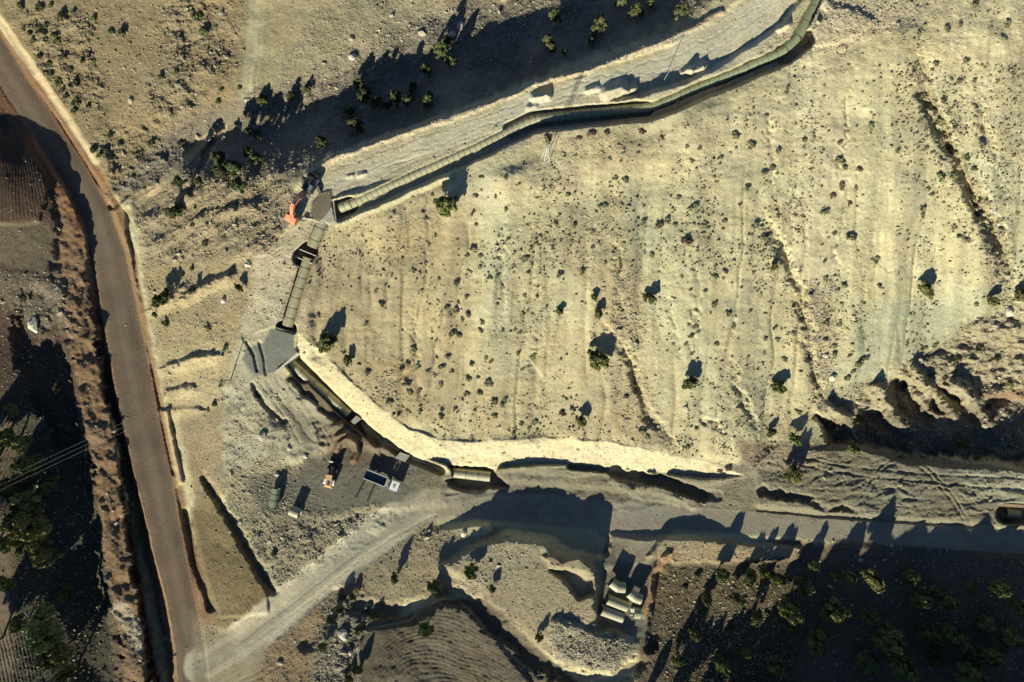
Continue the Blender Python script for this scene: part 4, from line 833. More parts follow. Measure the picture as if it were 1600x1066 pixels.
def bar(label, u0, v0, u1, v1, r, m=M_TIMB, dz=0.1, name='timber_beam', cat='beam', group=None):
    a, b = on(u0, v0, dz + r), on(u1, v1, dz + r); c = (a + b) / 2
    o = add_obj(name, MB().tube([a - c, b - c], r, 6).mesh(name, m), None, label=label, category=cat); o.location = c
    if group: o['group'] = group
bar('dark beam on the ground running away from the tail of the tipper lorry', 574, 744, 556, 777, 0.24, M_BLACK)
bar('dark beam on the ground beside the middle of the tipper lorry', 587, 753, 574, 783, 0.24, M_BLACK)
for (u0, v0, u1, v1), w in zip([(425, 345, 429, 352), (428, 326, 436, 346), (432, 322, 441, 346), (430, 320, 429, 338), (424, 322, 433, 330), (427, 334, 438, 351)],
                               ['shortest, lowest', 'long middle', 'long, nearest the orange bucket', 'nearly upright', 'topmost crosswise', 'long lower']):
    bar(f'grey steel bar scattered left of the orange bucket, {w} one', u0, v0, u1, v1, 0.10, M_GREYM, 0.05, 'steel_bar', 'bar', 'steel bars scattered left of the excavator bucket')
bar('thin pale plank beside the dark backfilled slab', 472, 341.5, 488, 342.5, 0.12, M_CONCW, 0.1, 'plank', 'plank')
bar('small pale plank on the gravel by the storage dump', 984, 961, 990, 961, 0.2, M_CONCW, 0.1, 'plank', 'plank')
o = add_obj('white_crate', MB().box(-.5, .5, -.5, .5, 0, .8, 0.06).mesh('white_crate', M_WHITE), None, label='small white crate beside the very short pipe ring', category='crate'); o.location = on(988, 952.5)
o = add_obj('white_crate', MB().box(-.18, .18, -.5, .5, 0, .7, 0.06).mesh('white_crate', M_WHITE), None, label='small white slab standing at the end of the short pale pipe in the yard', category='crate'); o.location = on(471.5, 800.5); o.rotation_euler = (0, 0, -0.3)
ringm = MB().tube([(math.cos(TW * k / 28) * 1.15, math.sin(TW * k / 28) * 1.15, 0.12 + 0.4 * max(0, math.sin(TW * k / 28))) for k in range(28)], 0.06, 5, closed=True)
o = add_obj('steel_hoop', ringm.mesh('steel_hoop', M_TIMB), None, label='thin steel hoop lying on bare ground right of the pipeline bend', category='hoop'); o.location = on(1314.5, 81)

# ------------------------------------------------------------------ power line
def power_pole(label, ub, vb, h, name='power_pole', arm=1.5, rz=0.5, r=0.16):
    b = on(ub, vb, -0.3); t = thing(name, label, 'power pole', b, rz)
    part('shaft', MB().tube([(0, 0, 0), (0, 0, h)], [r, r * .6], 8), M_GREYM, t)
    if arm:
        part('crossarm', MB().box(-0.08, 0.08, -arm, arm, h - 0.5, h - 0.3), M_GREYM, t)
        for y in (-arm + .1, 0, arm - .1): part('insulator', MB().tube([(0, y, h - 0.3), (0, y, h - 0.02)], [0.1, 0.06], 6), M_CONCW, t)
    return t, b + Vector((0, 0, h))
pole, top = power_pole('slim power pole with a crossarm on the slope left of the grey gravel pad', 361, 594, 7.6, rz=math.radians(62), arm=1.1)
far = Vector((-178, -58, 8.0)); ww = Vector((0.45, -0.89, 0))
wt = thing('power_cable', 'three pale overhead cables crossing the main road towards the orchard trees', 'cable', top)
for k in (-1, 0, 1):
    a = ww * k * 1.0; e = far - top + ww * k * 1.3
    part('strand', MB().tube([a.lerp(e, i / 16) - Vector((0, 0, 4 * 2.2 * (i / 16) * (1 - i / 16))) for i in range(17)], 0.013, 4), M_WIRE, wt)
def pylon():
    b = on(852, 250, -0.3); t = thing('lattice_pylon', 'pale steel lattice pylon standing just below the pipeline trench', 'pylon', b, 0.35); h = 10.5
    def leg(z): return 0.62 * (1 - z / h) + 0.16
    for sx in (-1, 1):
        for sy in (-1, 1): part('leg', MB().tube([(sx * leg(0), sy * leg(0), 0), (sx * leg(h), sy * leg(h), h)], 0.07, 4), M_CONCW, t)
    for i in range(9):
        z0, z1 = i * h / 9, (i + 1) * h / 9; a, c = leg(z0), leg(z1); m = MB(); s_ = 1 if i % 2 else -1
        for p, q in (((a * s_, -a), (-c * s_, -c)), ((a * s_, a), (-c * s_, c))): m.tube([(p[0], p[1], z0), (q[0], q[1], z1)], 0.04, 3)
        for p, q in (((-a, a * s_), (-c, -c * s_)), ((a, a * s_), (c, -c * s_))): m.tube([(p[0], p[1], z0), (q[0], q[1], z1)], 0.04, 3)
        part('lattice_brace', m, M_CONCW, t)
    for z in (h - 0.4, h - 1.9): part('crossarm', MB().box(-1.5, 1.5, -0.08, 0.08, z, z + 0.12), M_CONCW, t)
pylon()
power_pole('slender bare pole among the spoil heaps beside the upper road', 1036, 128, 8.0, arm=0.5, r=0.09, rz=0.3)
# ------------------------------------------------------------------ rocks, shrubs and trees
def np_mesh(name, co, faces, material, nper, smooth=False):
    me = bpy.data.meshes.new(name); co = np.asarray(co, np.float32).reshape(-1, 3); faces = np.asarray(faces, np.int32)
    me.vertices.add(len(co)); me.vertices.foreach_set('co', co.ravel()); me.loops.add(faces.size); me.loops.foreach_set('vertex_index', faces.ravel())
    me.polygons.add(faces.size // nper); me.polygons.foreach_set('loop_start', np.arange(0, faces.size, nper, dtype=np.int32))
    me.polygons.foreach_set('use_smooth', np.full(faces.size // nper, smooth)); me.materials.append(material); me.update(calc_edges=True); return me
PHI = (1 + 5 ** .5) / 2
ICO_V = np.array([(-1, PHI, 0), (1, PHI, 0), (-1, -PHI, 0), (1, -PHI, 0), (0, -1, PHI), (0, 1, PHI), (0, -1, -PHI), (0, 1, -PHI), (PHI, 0, -1), (PHI, 0, 1), (-PHI, 0, -1), (-PHI, 0, 1)], float) / math.hypot(1, PHI)
ICO_F = np.array([(0, 11, 5), (0, 5, 1), (0, 1, 7), (0, 7, 10), (0, 10, 11), (1, 5, 9), (5, 11, 4), (11, 10, 2), (10, 7, 6), (7, 1, 8), (3, 9, 4), (3, 4, 2), (3, 2, 6), (3, 6, 8), (3, 8, 9), (4, 9, 5), (2, 4, 11), (6, 2, 10), (8, 6, 7), (9, 8, 1)])
def sub_ico(V_, F_):
    V_ = [tuple(p) for p in V_]; mid = {}; out = []
    def m(a, b):
        k = (min(a, b), max(a, b))
        if k not in mid:
            p = (np.array(V_[a]) + np.array(V_[b])); p /= np.linalg.norm(p); V_.append(tuple(p)); mid[k] = len(V_) - 1
        return mid[k]
    for a, b, c in F_:
        ab, bc, ca = m(a, b), m(b, c), m(c, a); out += [(a, ab, ca), (b, bc, ab), (c, ca, bc), (ab, bc, ca)]
    return np.array(V_), np.array(out)
def uv_pick(n, weight):                                    # random spots of the plan, denser where weight (on the grid) is high
    w = weight / weight.max(); res = []
    while sum(len(r) for r in res) < n:
        u = rng.uniform(-20, 1620, 60000); v = rng.uniform(-20, 1085, 60000)
        j = np.searchsorted(AV, v); i = np.searchsorted(AU, u); k = rng.rand(60000) < w[j, i]; res.append(np.stack([u[k], v[k]], 1))
    return np.concatenate(res)[:n]
def ground_pts(uv):
    z = bilin(Z, AU, AV, uv[:, 0], uv[:, 1]); k = (CAM_H - z) / FPX
    return np.stack([(uv[:, 0] - 800) * k, (533 - uv[:, 1]) * k, z], 1)
OCT_V = np.array([(1, 0, 0), (-1, 0, 0), (0, 1, 0), (0, -1, 0), (0, 0, 1), (0, 0, -1)], float); OCT_F = np.array([(0, 2, 4), (2, 1, 4), (1, 3, 4), (3, 0, 4), (2, 0, 5), (1, 2, 5), (3, 1, 5), (0, 3, 5)])
def scatter(name, n, weight, smin, smax, power, flat, material, sink=0.25, TV=None, TF=None):
    TV = ICO_V if TV is None else TV; TF = ICO_F if TF is None else TF; nv = len(TV)
    uv = uv_pick(n, weight); P = ground_pts(uv); s = smin + (smax - smin) * rng.rand(n) ** power
    var = [TV * (1 + 0.35 * rng.randn(nv, 1)).clip(0.55, 1.5) for _ in range(8)]
    T = np.array(var)[rng.randint(0, 8, n)]
    a = rng.uniform(0, TW, n); ca, sa = np.cos(a)[:, None], np.sin(a)[:, None]
    x = T[..., 0] * ca - T[..., 1] * sa; y = T[..., 0] * sa + T[..., 1] * ca
    st = 1 + 0.5 * rng.rand(n, 1); co = np.stack([x * s[:, None] * st, y * s[:, None], T[..., 2] * s[:, None] * flat], -1) + P[:, None, :]
    co[..., 2] += (s * flat * (1 - 2 * sink))[:, None] * 0.6
    F_ = TF[None] + nv * np.arange(n)[:, None, None]
    return add_obj(name, np_mesh(name, co, F_.reshape(-1), material, 3), None, kind='stuff')
stone_w = np.clip(RGH - 0.16, 0, 1) ** 1.3 + 0.004
for poly, a in [([(385, 590), (480, 620), (420, 740), (350, 760), (350, 640)], .25), ([(340, 760), (440, 720), (520, 810), (620, 800), (560, 860), (430, 930)], .5), ([(240, 0), (300, 0), (310, 200), (240, 200)], .15),
                ([(870, 960), (1000, 1010), (960, 1050), (860, 1030)], .8), ([(960, 430), (1000, 430), (1010, 540), (960, 540)], .4), ([(1255, 440), (1300, 450), (1290, 640), (1262, 600)], .5), ([(480, 300), (620, 330), (560, 380), (500, 360)], .2),
                ([(590, 590), (640, 560), (600, 640), (580, 630)], .4), ([(560, 60), (720, 10), (560, 110), (430, 140)], .4), ([(930, 560), (1010, 580), (1050, 700), (980, 690)], .25), ([(1550, 380), (1590, 480), (1560, 500), (1530, 340)], .6), ([(1260, 560), (1290, 560), (1310, 640), (1290, 650)], .8),
                ([(385, 960), (260, 970), (215, 960), (180, 1000), (220, 1066)], .2), ([(90, 440), (112, 440), (112, 520), (92, 520)], .6), ([(720, 890), (820, 850), (740, 930)], .3), ([(640, 840), (760, 830), (800, 850), (700, 900)], .3)]:
    s, m = region(poly, 14, 8); stone_w[s] += m * a
for ln in (MAIN, LOW): s, d, side, (z_, hw) = along(ln, 60); stone_w[s] *= np.where(d > hw, 1, 0.06)
for q in ([(378, 505), (466, 505), (468, 585), (378, 588)], [(484, 295), (528, 295), (528, 352), (484, 352)]): s, m = region(q, 4, 1); stone_w[s] *= 1 - m
scatter('gravel', 62000, stone_w + 0.006, 0.06, 0.20, 2.0, 0.8, M_RUB, 0.2, OCT_V, OCT_F)
scatter('rubble', 9000, stone_w, 0.12, 0.34, 3.0, 0.75, M_RUB)
scatter('coarse_rubble', 420, stone_w ** 1.5, 0.3, 0.7, 2.8, 0.8, M_RUB)
tuft_w = np.full_like(Z, 0.03); s, m = hill; tuft_w[s] += m * 1.3 * np.clip(fbm(xw, V[s] * 0.5, 50, 4, 50, 0.6) * 2 - 0.05, 0, 1)
for poly, a in [([(870, 300), (1000, 280), (1000, 420), (860, 420)], .6), ([(1380, 100), (1600, 100), (1600, 330), (1560, 420), (1440, 300)], .7), ([(1080, 560), (1200, 560), (1190, 690), (1120, 690)], .5), ([(0, 0), (380, 0), (300, 180), (200, 280), (100, 150)], .25), ([(1400, 350), (1480, 350), (1460, 440), (1400, 440)], .8), ([(1230, 640), (1280, 620), (1290, 690)], .3),
                ([(560, 600), (700, 640), (900, 600), (900, 690), (700, 690)], .5), ([(1020, 880), (1240, 890), (1240, 1070), (1040, 1070)], .6)]:
    s, m = region(poly, 20, 10); tuft_w[s] += m * a
for ln in (UP, LOW, MAIN): s, d, side, (z_, hw) = along(ln, 60); tuft_w[s] *= (d > hw + 4)
s, m = region(band, 4, 1); tuft_w[s] *= 1 - m
scatter('scrub_tufts', 12000, tuft_w, 0.08, 0.36, 2.8, 0.75, M_TUFT, 0.1, OCT_V, OCT_F)
BV, BF = sub_ico(ICO_V, ICO_F)
rock_meshes = []
for k in range(5):
    n_ = fbm(BV[:, 0] * 10 + 40 * k, BV[:, 1] * 10 + BV[:, 2] * 13, 11, 3, 60 + k)
    rock_meshes.append(np_mesh('boulder', BV * (1 + 0.75 * n_[:, None]) * [1.15, 0.9, 0.75], BF.reshape(-1), M_ROCKW, 3))
for i, (u, v, r, lab) in enumerate([(552, 90, 6, 'large whitish boulder at the edge of the long valley shadow'), (719, 41, 7, 'pale boulder in the valley shade, upper of a loose pair'), (707, 55, 5, 'pale boulder in the valley shade, lower of a loose pair'),
        (56, 508, 9, 'big tan boulder beside a dark gully left of the main road'), (390, 414, 6, 'whitish boulder on the ledge left of the square pit'), (350, 469, 5, 'small white boulder on the slope above the pole'),
        (326, 218, 5, 'round tan boulder at the head of the little ravine'), (309, 214, 3.5, 'small tan stone left of the round ravine boulder'), (1577, 488, 5, 'pale boulder at the far right rocky shade'), (1590, 470, 5, 'grey boulder under the dark tree at the right edge'),
        (536, 989, 9, 'grey-white boulder beside the dirt road junction ditch'), (547, 1019, 5, 'small white boulder below the grey-white one near the ditch'), (1072, 638, 4, 'small white stone on the hill below the split tree'), (433, 741, 3.5, 'white stone above the ringed olive pipe, nearest to it'),
        (412, 736, 3, 'white stone above the ringed olive pipe, farther left'), (1553, 330, 5, 'pale rock on the rim of the diagonal gully'), (1561, 350, 5, 'pale rock lower on the rim of the diagonal gully'), (452, 700, 4, 'grey rock with a dark shadow on the pale spoil'),
        (410, 682, 6, 'dark grey rock on the pale spoil above the yard'), (477, 712, 5, 'grey rock left of the wheel loader'), (1300, 590, 6, 'pale flat rock in the narrow gully of the sunny hill'), (1290, 556, 4, 'small pale rock at the top of the narrow gully'),
        (182, 818, 3, 'tiny white stone on the brown berm'), (725, 833, 4, 'dark stone on the bank below the lower road'), (1392, 852, 3, 'small pale stone in the shaded lower road bank'), (720, 484, 2, 'tiny pale stone among shrubs on the hill')]):
    p = on(u, v); s_ = r * (CAM_H - p.z) / FPX
    o = add_obj('boulder', rock_meshes[i % 5], None, label=lab, category='rock'); o.location = p + Vector((0, 0, s_ * 0.25)); o.rotation_euler = (random.uniform(-.3, .3), random.uniform(-.3, .3), random.uniform(0, 6.3)); o.scale = (s_, s_, s_ * 1.1)

def leaf_cloud(n, leaf, clumps, shell=0.75):
    """small leaf faces spread over the outside of many clumps"""
    cs = np.array(clumps); w = cs[:, 3] ** 2; pick = rng.choice(len(cs), n, p=w / w.sum())
    d = rng.randn(n, 3); d /= np.linalg.norm(d, axis=1)[:, None]; d[:, 2] = np.where(d[:, 2] < -0.3, -d[:, 2], d[:, 2])
    rr = cs[pick, 3] * (shell + (1 - shell) * rng.rand(n)); P = cs[pick, :3] + d * rr[:, None]
    nrm = d + 0.9 * rng.randn(n, 3); nrm /= np.linalg.norm(nrm, axis=1)[:, None]
    t = np.cross(nrm, rng.randn(n, 3)); t /= np.linalg.norm(t, axis=1)[:, None]; b = np.cross(nrm, t)
    s_ = leaf * (0.6 + 0.8 * rng.rand(n))[:, None]
    co = np.stack([P - t * s_ - b * s_ * .5, P + t * s_ * .4 - b * s_ * .7, P + t * s_ * 1.1 + b * s_ * .1, P - t * s_ * .1 + b * s_ * .8], 1)
    return co
def crown_mesh(name, material, nc, spread, rc, nl, leaf, h, squash=1.0):
    cl = []
    for k in range(nc):
        a = k * 2.399 + rng.uniform(-.4, .4); q = spread * math.sqrt((k + .5) / nc) * rng.uniform(.6, 1.4); r = rc * rng.uniform(.45, 1.15)
        zc = h * (0.45 + 0.5 * (1 - (q / max(spread, .01)) ** 2) * rng.uniform(.35, 1.1)) * squash
        cl.append((q * math.cos(a), q * math.sin(a), zc, r))
    cl.append((0, 0, h * 0.45 * squash, spread * .55))
    co = leaf_cloud(nl, leaf, cl); n = len(co)
    # dense inner leaves stop the light inside the crown
    co2 = leaf_cloud(nl // 3, leaf * 1.6, [(x, y, z, r * .62) for x, y, z, r in cl], 0.5); co = np.concatenate([co, co2])
    return np_mesh(name, co, np.arange(len(co) * 4), material, 4)
CROWNS = {'broad': [crown_mesh('crown', M_LEAF, 17, 0.72, 0.32, 2500, 0.075, 1.25) for _ in range(6)], 'dark': [crown_mesh('crown', M_LEAFD, 15, 0.7, 0.33, 2300, 0.07, 1.4) for _ in range(5)]}
SHRUBS = {'green': [crown_mesh('foliage', M_SHRUB, 7, 0.6, 0.34, 330, 0.12, 0.75) for _ in range(5)], 'brown': [crown_mesh('foliage', M_DRY, 7, 0.6, 0.34, 260, 0.11, 0.7) for _ in range(2)], 'olive': [crown_mesh('foliage', M_LEAFD, 8, 0.6, 0.36, 420, 0.11, 0.85) for _ in range(3)]}
def trunk_mesh():
    m = MB(); m.tube([(0, 0, -0.25), (0.02, 0.01, 0.3), (0.0, 0.03, 0.7), (0.03, 0, 1.1)], [0.09, 0.07, 0.05, 0.02], 7)
    for k in range(5):
        a = k * 1.3 + 0.4; z = 0.35 + 0.1 * k; m.tube([(0, 0, z), (math.cos(a) * .3, math.sin(a) * .3, z + .2), (math.cos(a) * .55, math.sin(a) * .55, z + .32)], [0.035, 0.025, 0.01], 5)
    return m.mesh('trunk', M_BARK, True)
TRUNK = trunk_mesh()
def plant(u, v, r, kind, h, name, label, cat, group):
    """r in plan pixels, h = height relative to r"""
    g = gz(u, v); k = (CAM_H - g) / FPX; R = r * k; c = at(u, v, g + R * h * 0.6); z = ground_at(c.x, c.y)
    t = thing(name, label, cat, (c.x, c.y, z - 0.1), random.uniform(0, TW), group); q_ = random.uniform(.78, 1.2); t.scale = (R * q_, R / q_, R * h)
    src = CROWNS.get(kind) or SHRUBS[kind]
    add_obj('crown' if kind in CROWNS else 'foliage', random.choice(src), t)
    if kind in CROWNS: add_obj('trunk', TRUNK, t)
    return t
TREES = []   # u, v, r, kind, relative height, place
def T(txt, kind, h, grp):
    for q in txt.split(): u, v, r = map(float, q.split(',')); TREES.append((u, v, r, kind, h, grp))
T('561,132,10 570,150,13 589,161,10 602,167,9 619,156,13 645,136,8 639,160,12 670,156,11 546,175,8 556,196,12 502,222,11 690,80,14 706,96,10 667,110,11 407,155,9 405,212,9 405,250,12 866,29,13 936,40,15 970,6,9 992,20,12 1016,8,8 1065,19,12 856,66,11 862,76,8 882,84,7 924,66,6 392,240,12 387,205,6 347,250,15 366,262,12 700,65,9 455,150,8 480,140,7', 'dark', 1.9, 'valley')
T('284,286,12 272,332,12 312,284,8 375,290,13 350,269,14 250,470,11 375,450,8 262,462,10 300,455,7', 'dark', 1.6, 'slope')
T('12,685,18 37,693,17 40,728,22 37,783,22 37,819,28 70,872,22 10,911,15 67,989,30 88,934,12 80,1024,26 32,974,14 10,760,16 60,850,16 95,1060,18 18,640,12 -30,860,26 -30,720,24 -20,1010,24 75,760,14 55,800,16 15,850,14', 'broad', 2.3, 'west')
T('1212,902,13 1270,884,10 1249,904,8 1261,919,11 1237,957,18 1325,899,12 1360,902,20 1302,952,20 1275,999,20 1436,934,16 1455,922,11 1478,939,16 1516,918,10 1385,996,26 1355,961,16 1402,1036,24 1355,1038,16 1450,989,18 1478,989,16 1500,1004,16 1542,1024,20 1557,1006,14 1510,1049,22 1460,1031,12 1575,994,18 1542,974,14 1127,896,13 1170,904,12 1147,931,11 1190,891,11 1237,984,10 1180,965,12 1130,1040,13 1085,990,11 1210,1040,14 1105,940,9 1165,1020,10 1060,1030,10 1420,900,14 1560,920,16 1590,950,16 1300,900,9', 'broad', 2.35, 'east')
T('1060,1120,14 1110,1150,20 1160,1135,18 1215,1150,18 1090,1085,12 1185,1105,14 1150,1095,12 1130,1105,12 1235,1110,14 1070,1100,12 1205,1090,10 1040,1140,16 1085,1160,14 1135,1165,16 1185,1165,15 1010,1110,10 1250,1140,16', 'broad', 3.2, 'south')
T('697,322,20 512,534,17 543,563,9 935,563,19 1077,598,14 1218,606,12 908,657,11 1445,452,15 1016,467,10 928,465,6.5 935,490,9 875,488,7 1210,417,8 1600,462,13 1550,472,11', 'broad', 1.35, 'hill')
T('1500,693,10 1333,703,11 1240,740,15 1243,688,10 1205,676,8 1340,655,8', 'broad', 1.7, 'bench')
T('617,903,9 679,916,13 737,895,12 769,920,7 665,983,15 536,933,6 550,934,6 843,996,7 517,968,9 530,950,9 560,985,8 505,1010,8 560,1045,9 545,1060,8 585,965,8', 'broad', 1.9, 'spur')
SH = """1437,51,7 1436,70,5 1481,46,10 1501,38,8 1525,8,9 1525,25,5 1577,37,11 1569,60,8 1363,197,11 1402,141,6 1402,153,5 1480,187,14 1483,205,8 1537,227,11 1448,232,7 1431,99,8 1449,122,7 1487,123,6 1500,127,8 1524,125,7 1510,95,9 1464,99,9 1458,108,5
1217,235,8 1258,219,8 1313,222,8 1314,250,13 1320,262,9 1403,236,7 1459,238,6 1394,196,5 1433,207,4 1585,242,7 1561,125,6 1586,155,6 1208,262,9 1377,121,4 1344,265,8 1231,138,7 1217,160,5 1150,212,11 1174,226,12 1093,231,6 1074,229,6 1081,250,7 997,239,5 953,248,6 970,251,5
1127,246,6 1198,180,6 973,240,4 943,239,4 855,218,12 811,287,5 962,277,8 977,281,8 839,309,6 874,302,5 887,304,6 943,322,11 1085,324,13 1061,309,7 1099,294,5 1168,294,9 1195,270,9 1030,352,12 1044,344,9 1005,347,8 1055,351,6 1103,353,9 1133,346,7 1182,353,11 1193,372,11 1157,320,5
868,350,7 898,352,8 819,340,5 874,335,5 927,362,6 1019,399,8 926,387,7 894,377,5 946,411,6 970,415,8 863,385,4 821,404,11 874,430,9 909,426,8 820,461,5 839,463,6 969,405,6 966,427,6 1008,395,4 1118,398,4 1118,416,6 1117,433,8 1134,425,7 1131,435,5 1065,432,5 1080,453,5 1102,455,6
1117,476,9 1139,491,8 1110,489,5 1041,487,4 1172,487,5 1089,509,9 1147,510,8 1080,526,7 817,491,7 824,486,5 805,515,6 811,520,6 829,512,4 1033,509,4 1196,490,5 1196,529,6 1190,458,5 1177,425,5 665,342,6 646,422,7 680,367,6 670,381,6 744,350,6 739,389,9 730,399,7 751,400,7 742,305,7 675,305,5
790,327,6 752,277,6 774,307,6 790,279,6 794,373,6 686,436,6 712,442,10 737,425,4 765,434,8 777,432,8 787,448,8 729,464,7 716,472,7 713,484,9 698,481,8 731,491,8 722,499,7 753,503,8 751,517,8 706,522,10 717,524,8 683,530,6 785,517,5 571,506,6 595,475,8 587,455,6 497,493,6 628,403,5 612,430,5 618,436,4
1316,291,12 1339,292,8 1290,332,11 1287,325,5 1350,304,4 1331,371,13 1305,364,7 1285,382,4 1341,391,5 1289,408,6 1370,406,12 1375,447,7 1291,436,9 1320,446,8 1310,452,5 1298,486,5 1292,505,8 1312,508,8 1442,336,9 1443,327,9 1452,295,6 1458,304,7 1472,278,13 1491,275,12 1493,354,8 1502,370,9 1511,375,11 1543,385,9
1555,430,11 1527,475,8 1202,367,9 1216,337,7 1212,512,7 1240,520,8 1215,530,7 833,557,10 810,552,7 817,577,6 1052,537,6 1062,545,5 1072,537,6 1083,552,6 1120,538,7 1169,558,4 1088,670,7 1194,552,6 1192,568,5 894,640,7 814,663,6 826,670,6 836,660,8 803,677,7 1004,675,10 1012,683,9 1078,698,5 1073,699,7
645,545,10 699,557,8 682,558,6 736,569,8 768,565,7 759,559,7 637,569,8 626,578,8 653,572,8 668,580,7 679,586,6 689,574,8 706,580,6 731,592,9 762,599,11 747,590,5 634,600,11 656,610,9 688,601,8 640,614,8 729,616,9 749,614,8 608,629,9 637,641,6 655,643,7 689,652,8 773,651,7 789,625,9 772,628,10 785,632,9 710,640,6
1305,541,8 1305,555,9 1330,555,7 1354,560,9 1343,569,11 1334,581,7 1325,592,9 1316,606,5 1226,562,9 1445,545,9 1462,540,9 1418,538,7 1248,645,9 1300,625,9"""
SH2 = """1510,300,10 1530,330,11 1500,250,10 1520,290,9 1545,355,10 1485,235,9 1560,400,8 1538,310,9 1470,170,8 1476,155,8 1490,225,8 1505,270,8 30,8,9 60,12,12 95,25,11 115,18,7 78,8,8 145,28,7 172,50,9 190,50,11 250,120,8 36,45,7 60,88,8 75,100,10 84,55,9 95,80,7 100,88,7 78,115,8 90,130,12 98,140,7 110,108,7 117,130,10 46,52,7 52,62,9 70,40,8 88,62,8 62,42,6 102,150,8
118,160,12 115,172,9 138,165,7 145,95,7 127,95,7 310,25,10 316,48,11 275,112,7 170,210,9 187,225,7 163,235,9 145,235,9 155,242,8 235,225,10 280,225,9 345,140,6 373,137,7 340,158,8 352,543,9 345,600,8 335,632,8 325,640,6 427,865,9 300,350,8 320,380,9 300,420,7 350,370,6 285,430,7 258,505,10 240,492,7 325,512,8 1090,900,9 1070,920,10 1100,960,9 1120,1000,10 1060,1000,8 1150,1020,10 1195,1010,10 1140,980,8 1200,960,9 1160,945,9 1085,1040,8 1500,560,9 1530,545,8 1560,560,9 1520,600,8 1580,600,8 1475,590,8 1450,600,8 1510,620,8"""
BR = '1075,377,14 905,215,8 925,208,11 1003,204,9 948,207,7 1035,215,7 1303,306,8 1330,318,7 979,620,8 879,645,9 1140,730,10 1125,735,9 1210,675,9 1230,143,6 1257,105,5 740,330,6 738,333,5 575,582,8 615,646,6 622,648,6 777,475,5 1404,235,6 1394,227,5 660,330,5 712,309,6 611,340,5 1252,580,6 690,640,6'
plants = [(u, v, r, k, h, g, 'tree') for u, v, r, k, h, g in TREES]
def addsh(txt, kind, h):
    for q in txt.split():
        u, v, r = map(float, q.split(',')); k = kind
        if kind == 'green' and v < 300 and u < 420: k = 'olive'
        plants.append((u, v, r * 0.80, k, 0.72 * h * random.uniform(.8, 1.25), 'shrub', 'shrub'))
addsh(SH, 'green', 0.95); addsh(SH2, 'olive', 1.05); addsh(BR, 'brown', 0.9)
# labels: a few by hand, the others named by the landmark they stand nearest to
SPECIAL = {(697, 322): 'dense round dark green tree alone high on the sunny hill', (512, 534): 'loose olive tree with a big shadow right of the grey gravel pad', (543, 563): 'small dark round tree just right of the loose olive tree',
    (935, 563): 'broad olive tree with a long shadow in the middle of the hill', (1077, 598): 'green tree with a shadow like a wing low on the hill', (1218, 606): 'bright green small tree by the narrow gully at the foot of the hill', (908, 657): 'ragged olive tree just above the pale cut',
    (1445, 452): 'yellowish spreading tree with dry twigs on the right of the hill', (1016, 467): 'upright dark tree with a yellow-green foot in the middle of the hill', (928, 465): 'tiny dark evergreen on the hill', (935, 490): 'feathery olive tree below the tiny dark evergreen',
    (875, 488): 'thin ragged tree left of the feathery one on the hill', (1600, 462): 'dark tree cut by the right edge above the rocky shade', (1500, 693): 'single green tree alone in the dark stream valley', (1240, 740): 'yellow-green bushy tree at the left end of the tyre-marked flat',
    (1385, 996): 'large tree with a sunlit crown in the middle of the shaded grove', (665, 983): 'green tree on the edge of the ploughed field', (1075, 377): 'large brown dry shrub in the middle of the hill', (855, 218): 'dark green shrub at the foot of the lattice pylon'}
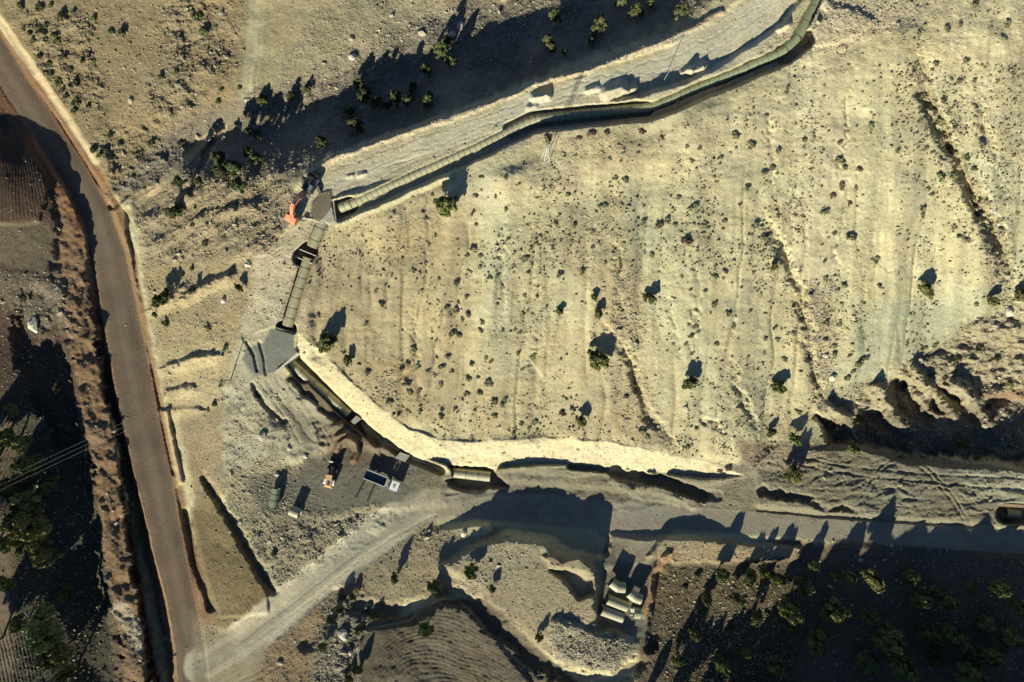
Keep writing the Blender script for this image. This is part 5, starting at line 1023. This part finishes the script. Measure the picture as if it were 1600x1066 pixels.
LM = [(697, 322, 'the dense round tree'), (512, 534, 'the loose olive tree by the pad'), (935, 563, 'the broad olive tree'), (1077, 598, 'the wing-shadowed tree'), (1218, 606, 'the tree at the gully foot'), (908, 657, 'the ragged tree above the cut'), (1445, 452, 'the yellowish spreading tree'),
      (928, 465, 'the tiny dark evergreen'), (1075, 377, 'the large brown shrub'), (855, 235, 'the lattice pylon'), (1314, 81, 'the steel hoop'), (1500, 260, 'the diagonal gully head'), (1560, 400, 'the diagonal gully foot'), (1500, 693, 'the tree in the stream valley'), (1240, 740, 'the end of the tyre-marked flat'),
      (740, 740, 'the open pipe pit'), (488, 300, 'the excavator'), (552, 90, 'the large whitish boulder'), (620, 160, 'the valley tree clump'), (940, 30, 'the shaded road bank'), (150, 265, 'the main road bend'), (60, 60, 'the upper main road'), (250, 470, 'the rock ledges above the main road'), (361, 594, 'the power pole'),
      (40, 800, 'the ploughed plot left of the gully'), (70, 1000, 'the lowest ploughed plot'), (965, 940, 'the pipe dump'), (1385, 996, 'the sunlit grove tree'), (1240, 930, 'the left side of the grove'), (1520, 950, 'the right side of the grove'), (680, 910, 'the earth spur below the lower road'), (1120, 960, 'the streaky shaded scrub'),
      (550, 1000, 'the ditch beside the ploughed field'), (1320, 550, 'the narrow gully'), (1200, 260, 'the bare strip of the hill'), (700, 600, 'the lower left of the hill'), (1330, 420, 'the pale footpath'), (720, 480, 'the middle left of the hill'), (1560, 60, 'the top right corner'), (280, 60, 'the stony strip'), (440, 780, 'the ringed olive pipe')]
near = {}
for i, p in enumerate(plants):
    if (int(p[0]), int(p[1])) in SPECIAL: continue
    d = sorted((math.hypot(p[0] - a, p[1] - b), n) for n, (a, b, _) in enumerate(LM))[0]; near.setdefault(d[1], []).append((d[0], i))
ORD = ['', 'second ', 'third ', 'fourth ', 'fifth ', 'sixth ', 'seventh ', 'eighth ', 'ninth ', 'tenth ', 'eleventh ', 'twelfth ', 'thirteenth ', 'fourteenth ', 'fifteenth ', 'sixteenth ', 'seventeenth ', 'eighteenth ', 'nineteenth ', 'twentieth ']
lab = {}
for n, lst in near.items():
    cnt = {}
    for d, i in sorted(lst):
        u, v, r, kind, h, g, what = plants[i]; a, b, nm = LM[n]
        size = 'large' if r > 11 else ('medium' if r > 7 else 'small'); hue = {'green': 'grey-green', 'brown': 'brown dry', 'olive': 'dark', 'broad': 'leafy', 'dark': 'dark'}[kind]
        side = ('right of' if u > a else 'left of') if abs(u - a) > abs(v - b) else ('below' if v > b else 'above')
        key = (size, hue, what, side); k = cnt.get(key, 0); cnt[key] = k + 1
        lab[i] = f'{size} {hue} {what} {side} {nm}' + (f', {ORD[k]}nearest to it' if k else ', nearest to it')
GRP = {'valley': 'trees in the shaded valley below the upper road', 'slope': 'trees on the rocky slope above the main road', 'west': 'trees between the gully and the ploughed plots', 'east': 'trees of the shaded grove', 'south': 'tall trees at the lower edge of the scrub',
       'hill': 'trees on the sunny hill', 'bench': 'trees beside the tyre-marked flat', 'spur': 'small trees on the earth spur', 'shrub': 'shrubs on the slopes'}
for i, (u, v, r, kind, h, g, what) in enumerate(plants):
    nm = {'tree': 'tree', 'shrub': 'dry_shrub' if kind == 'brown' else 'shrub'}[what]
    plant(u, v, r, kind, h, nm, SPECIAL.get((int(u), int(v))) or lab[i], what, GRP[g])
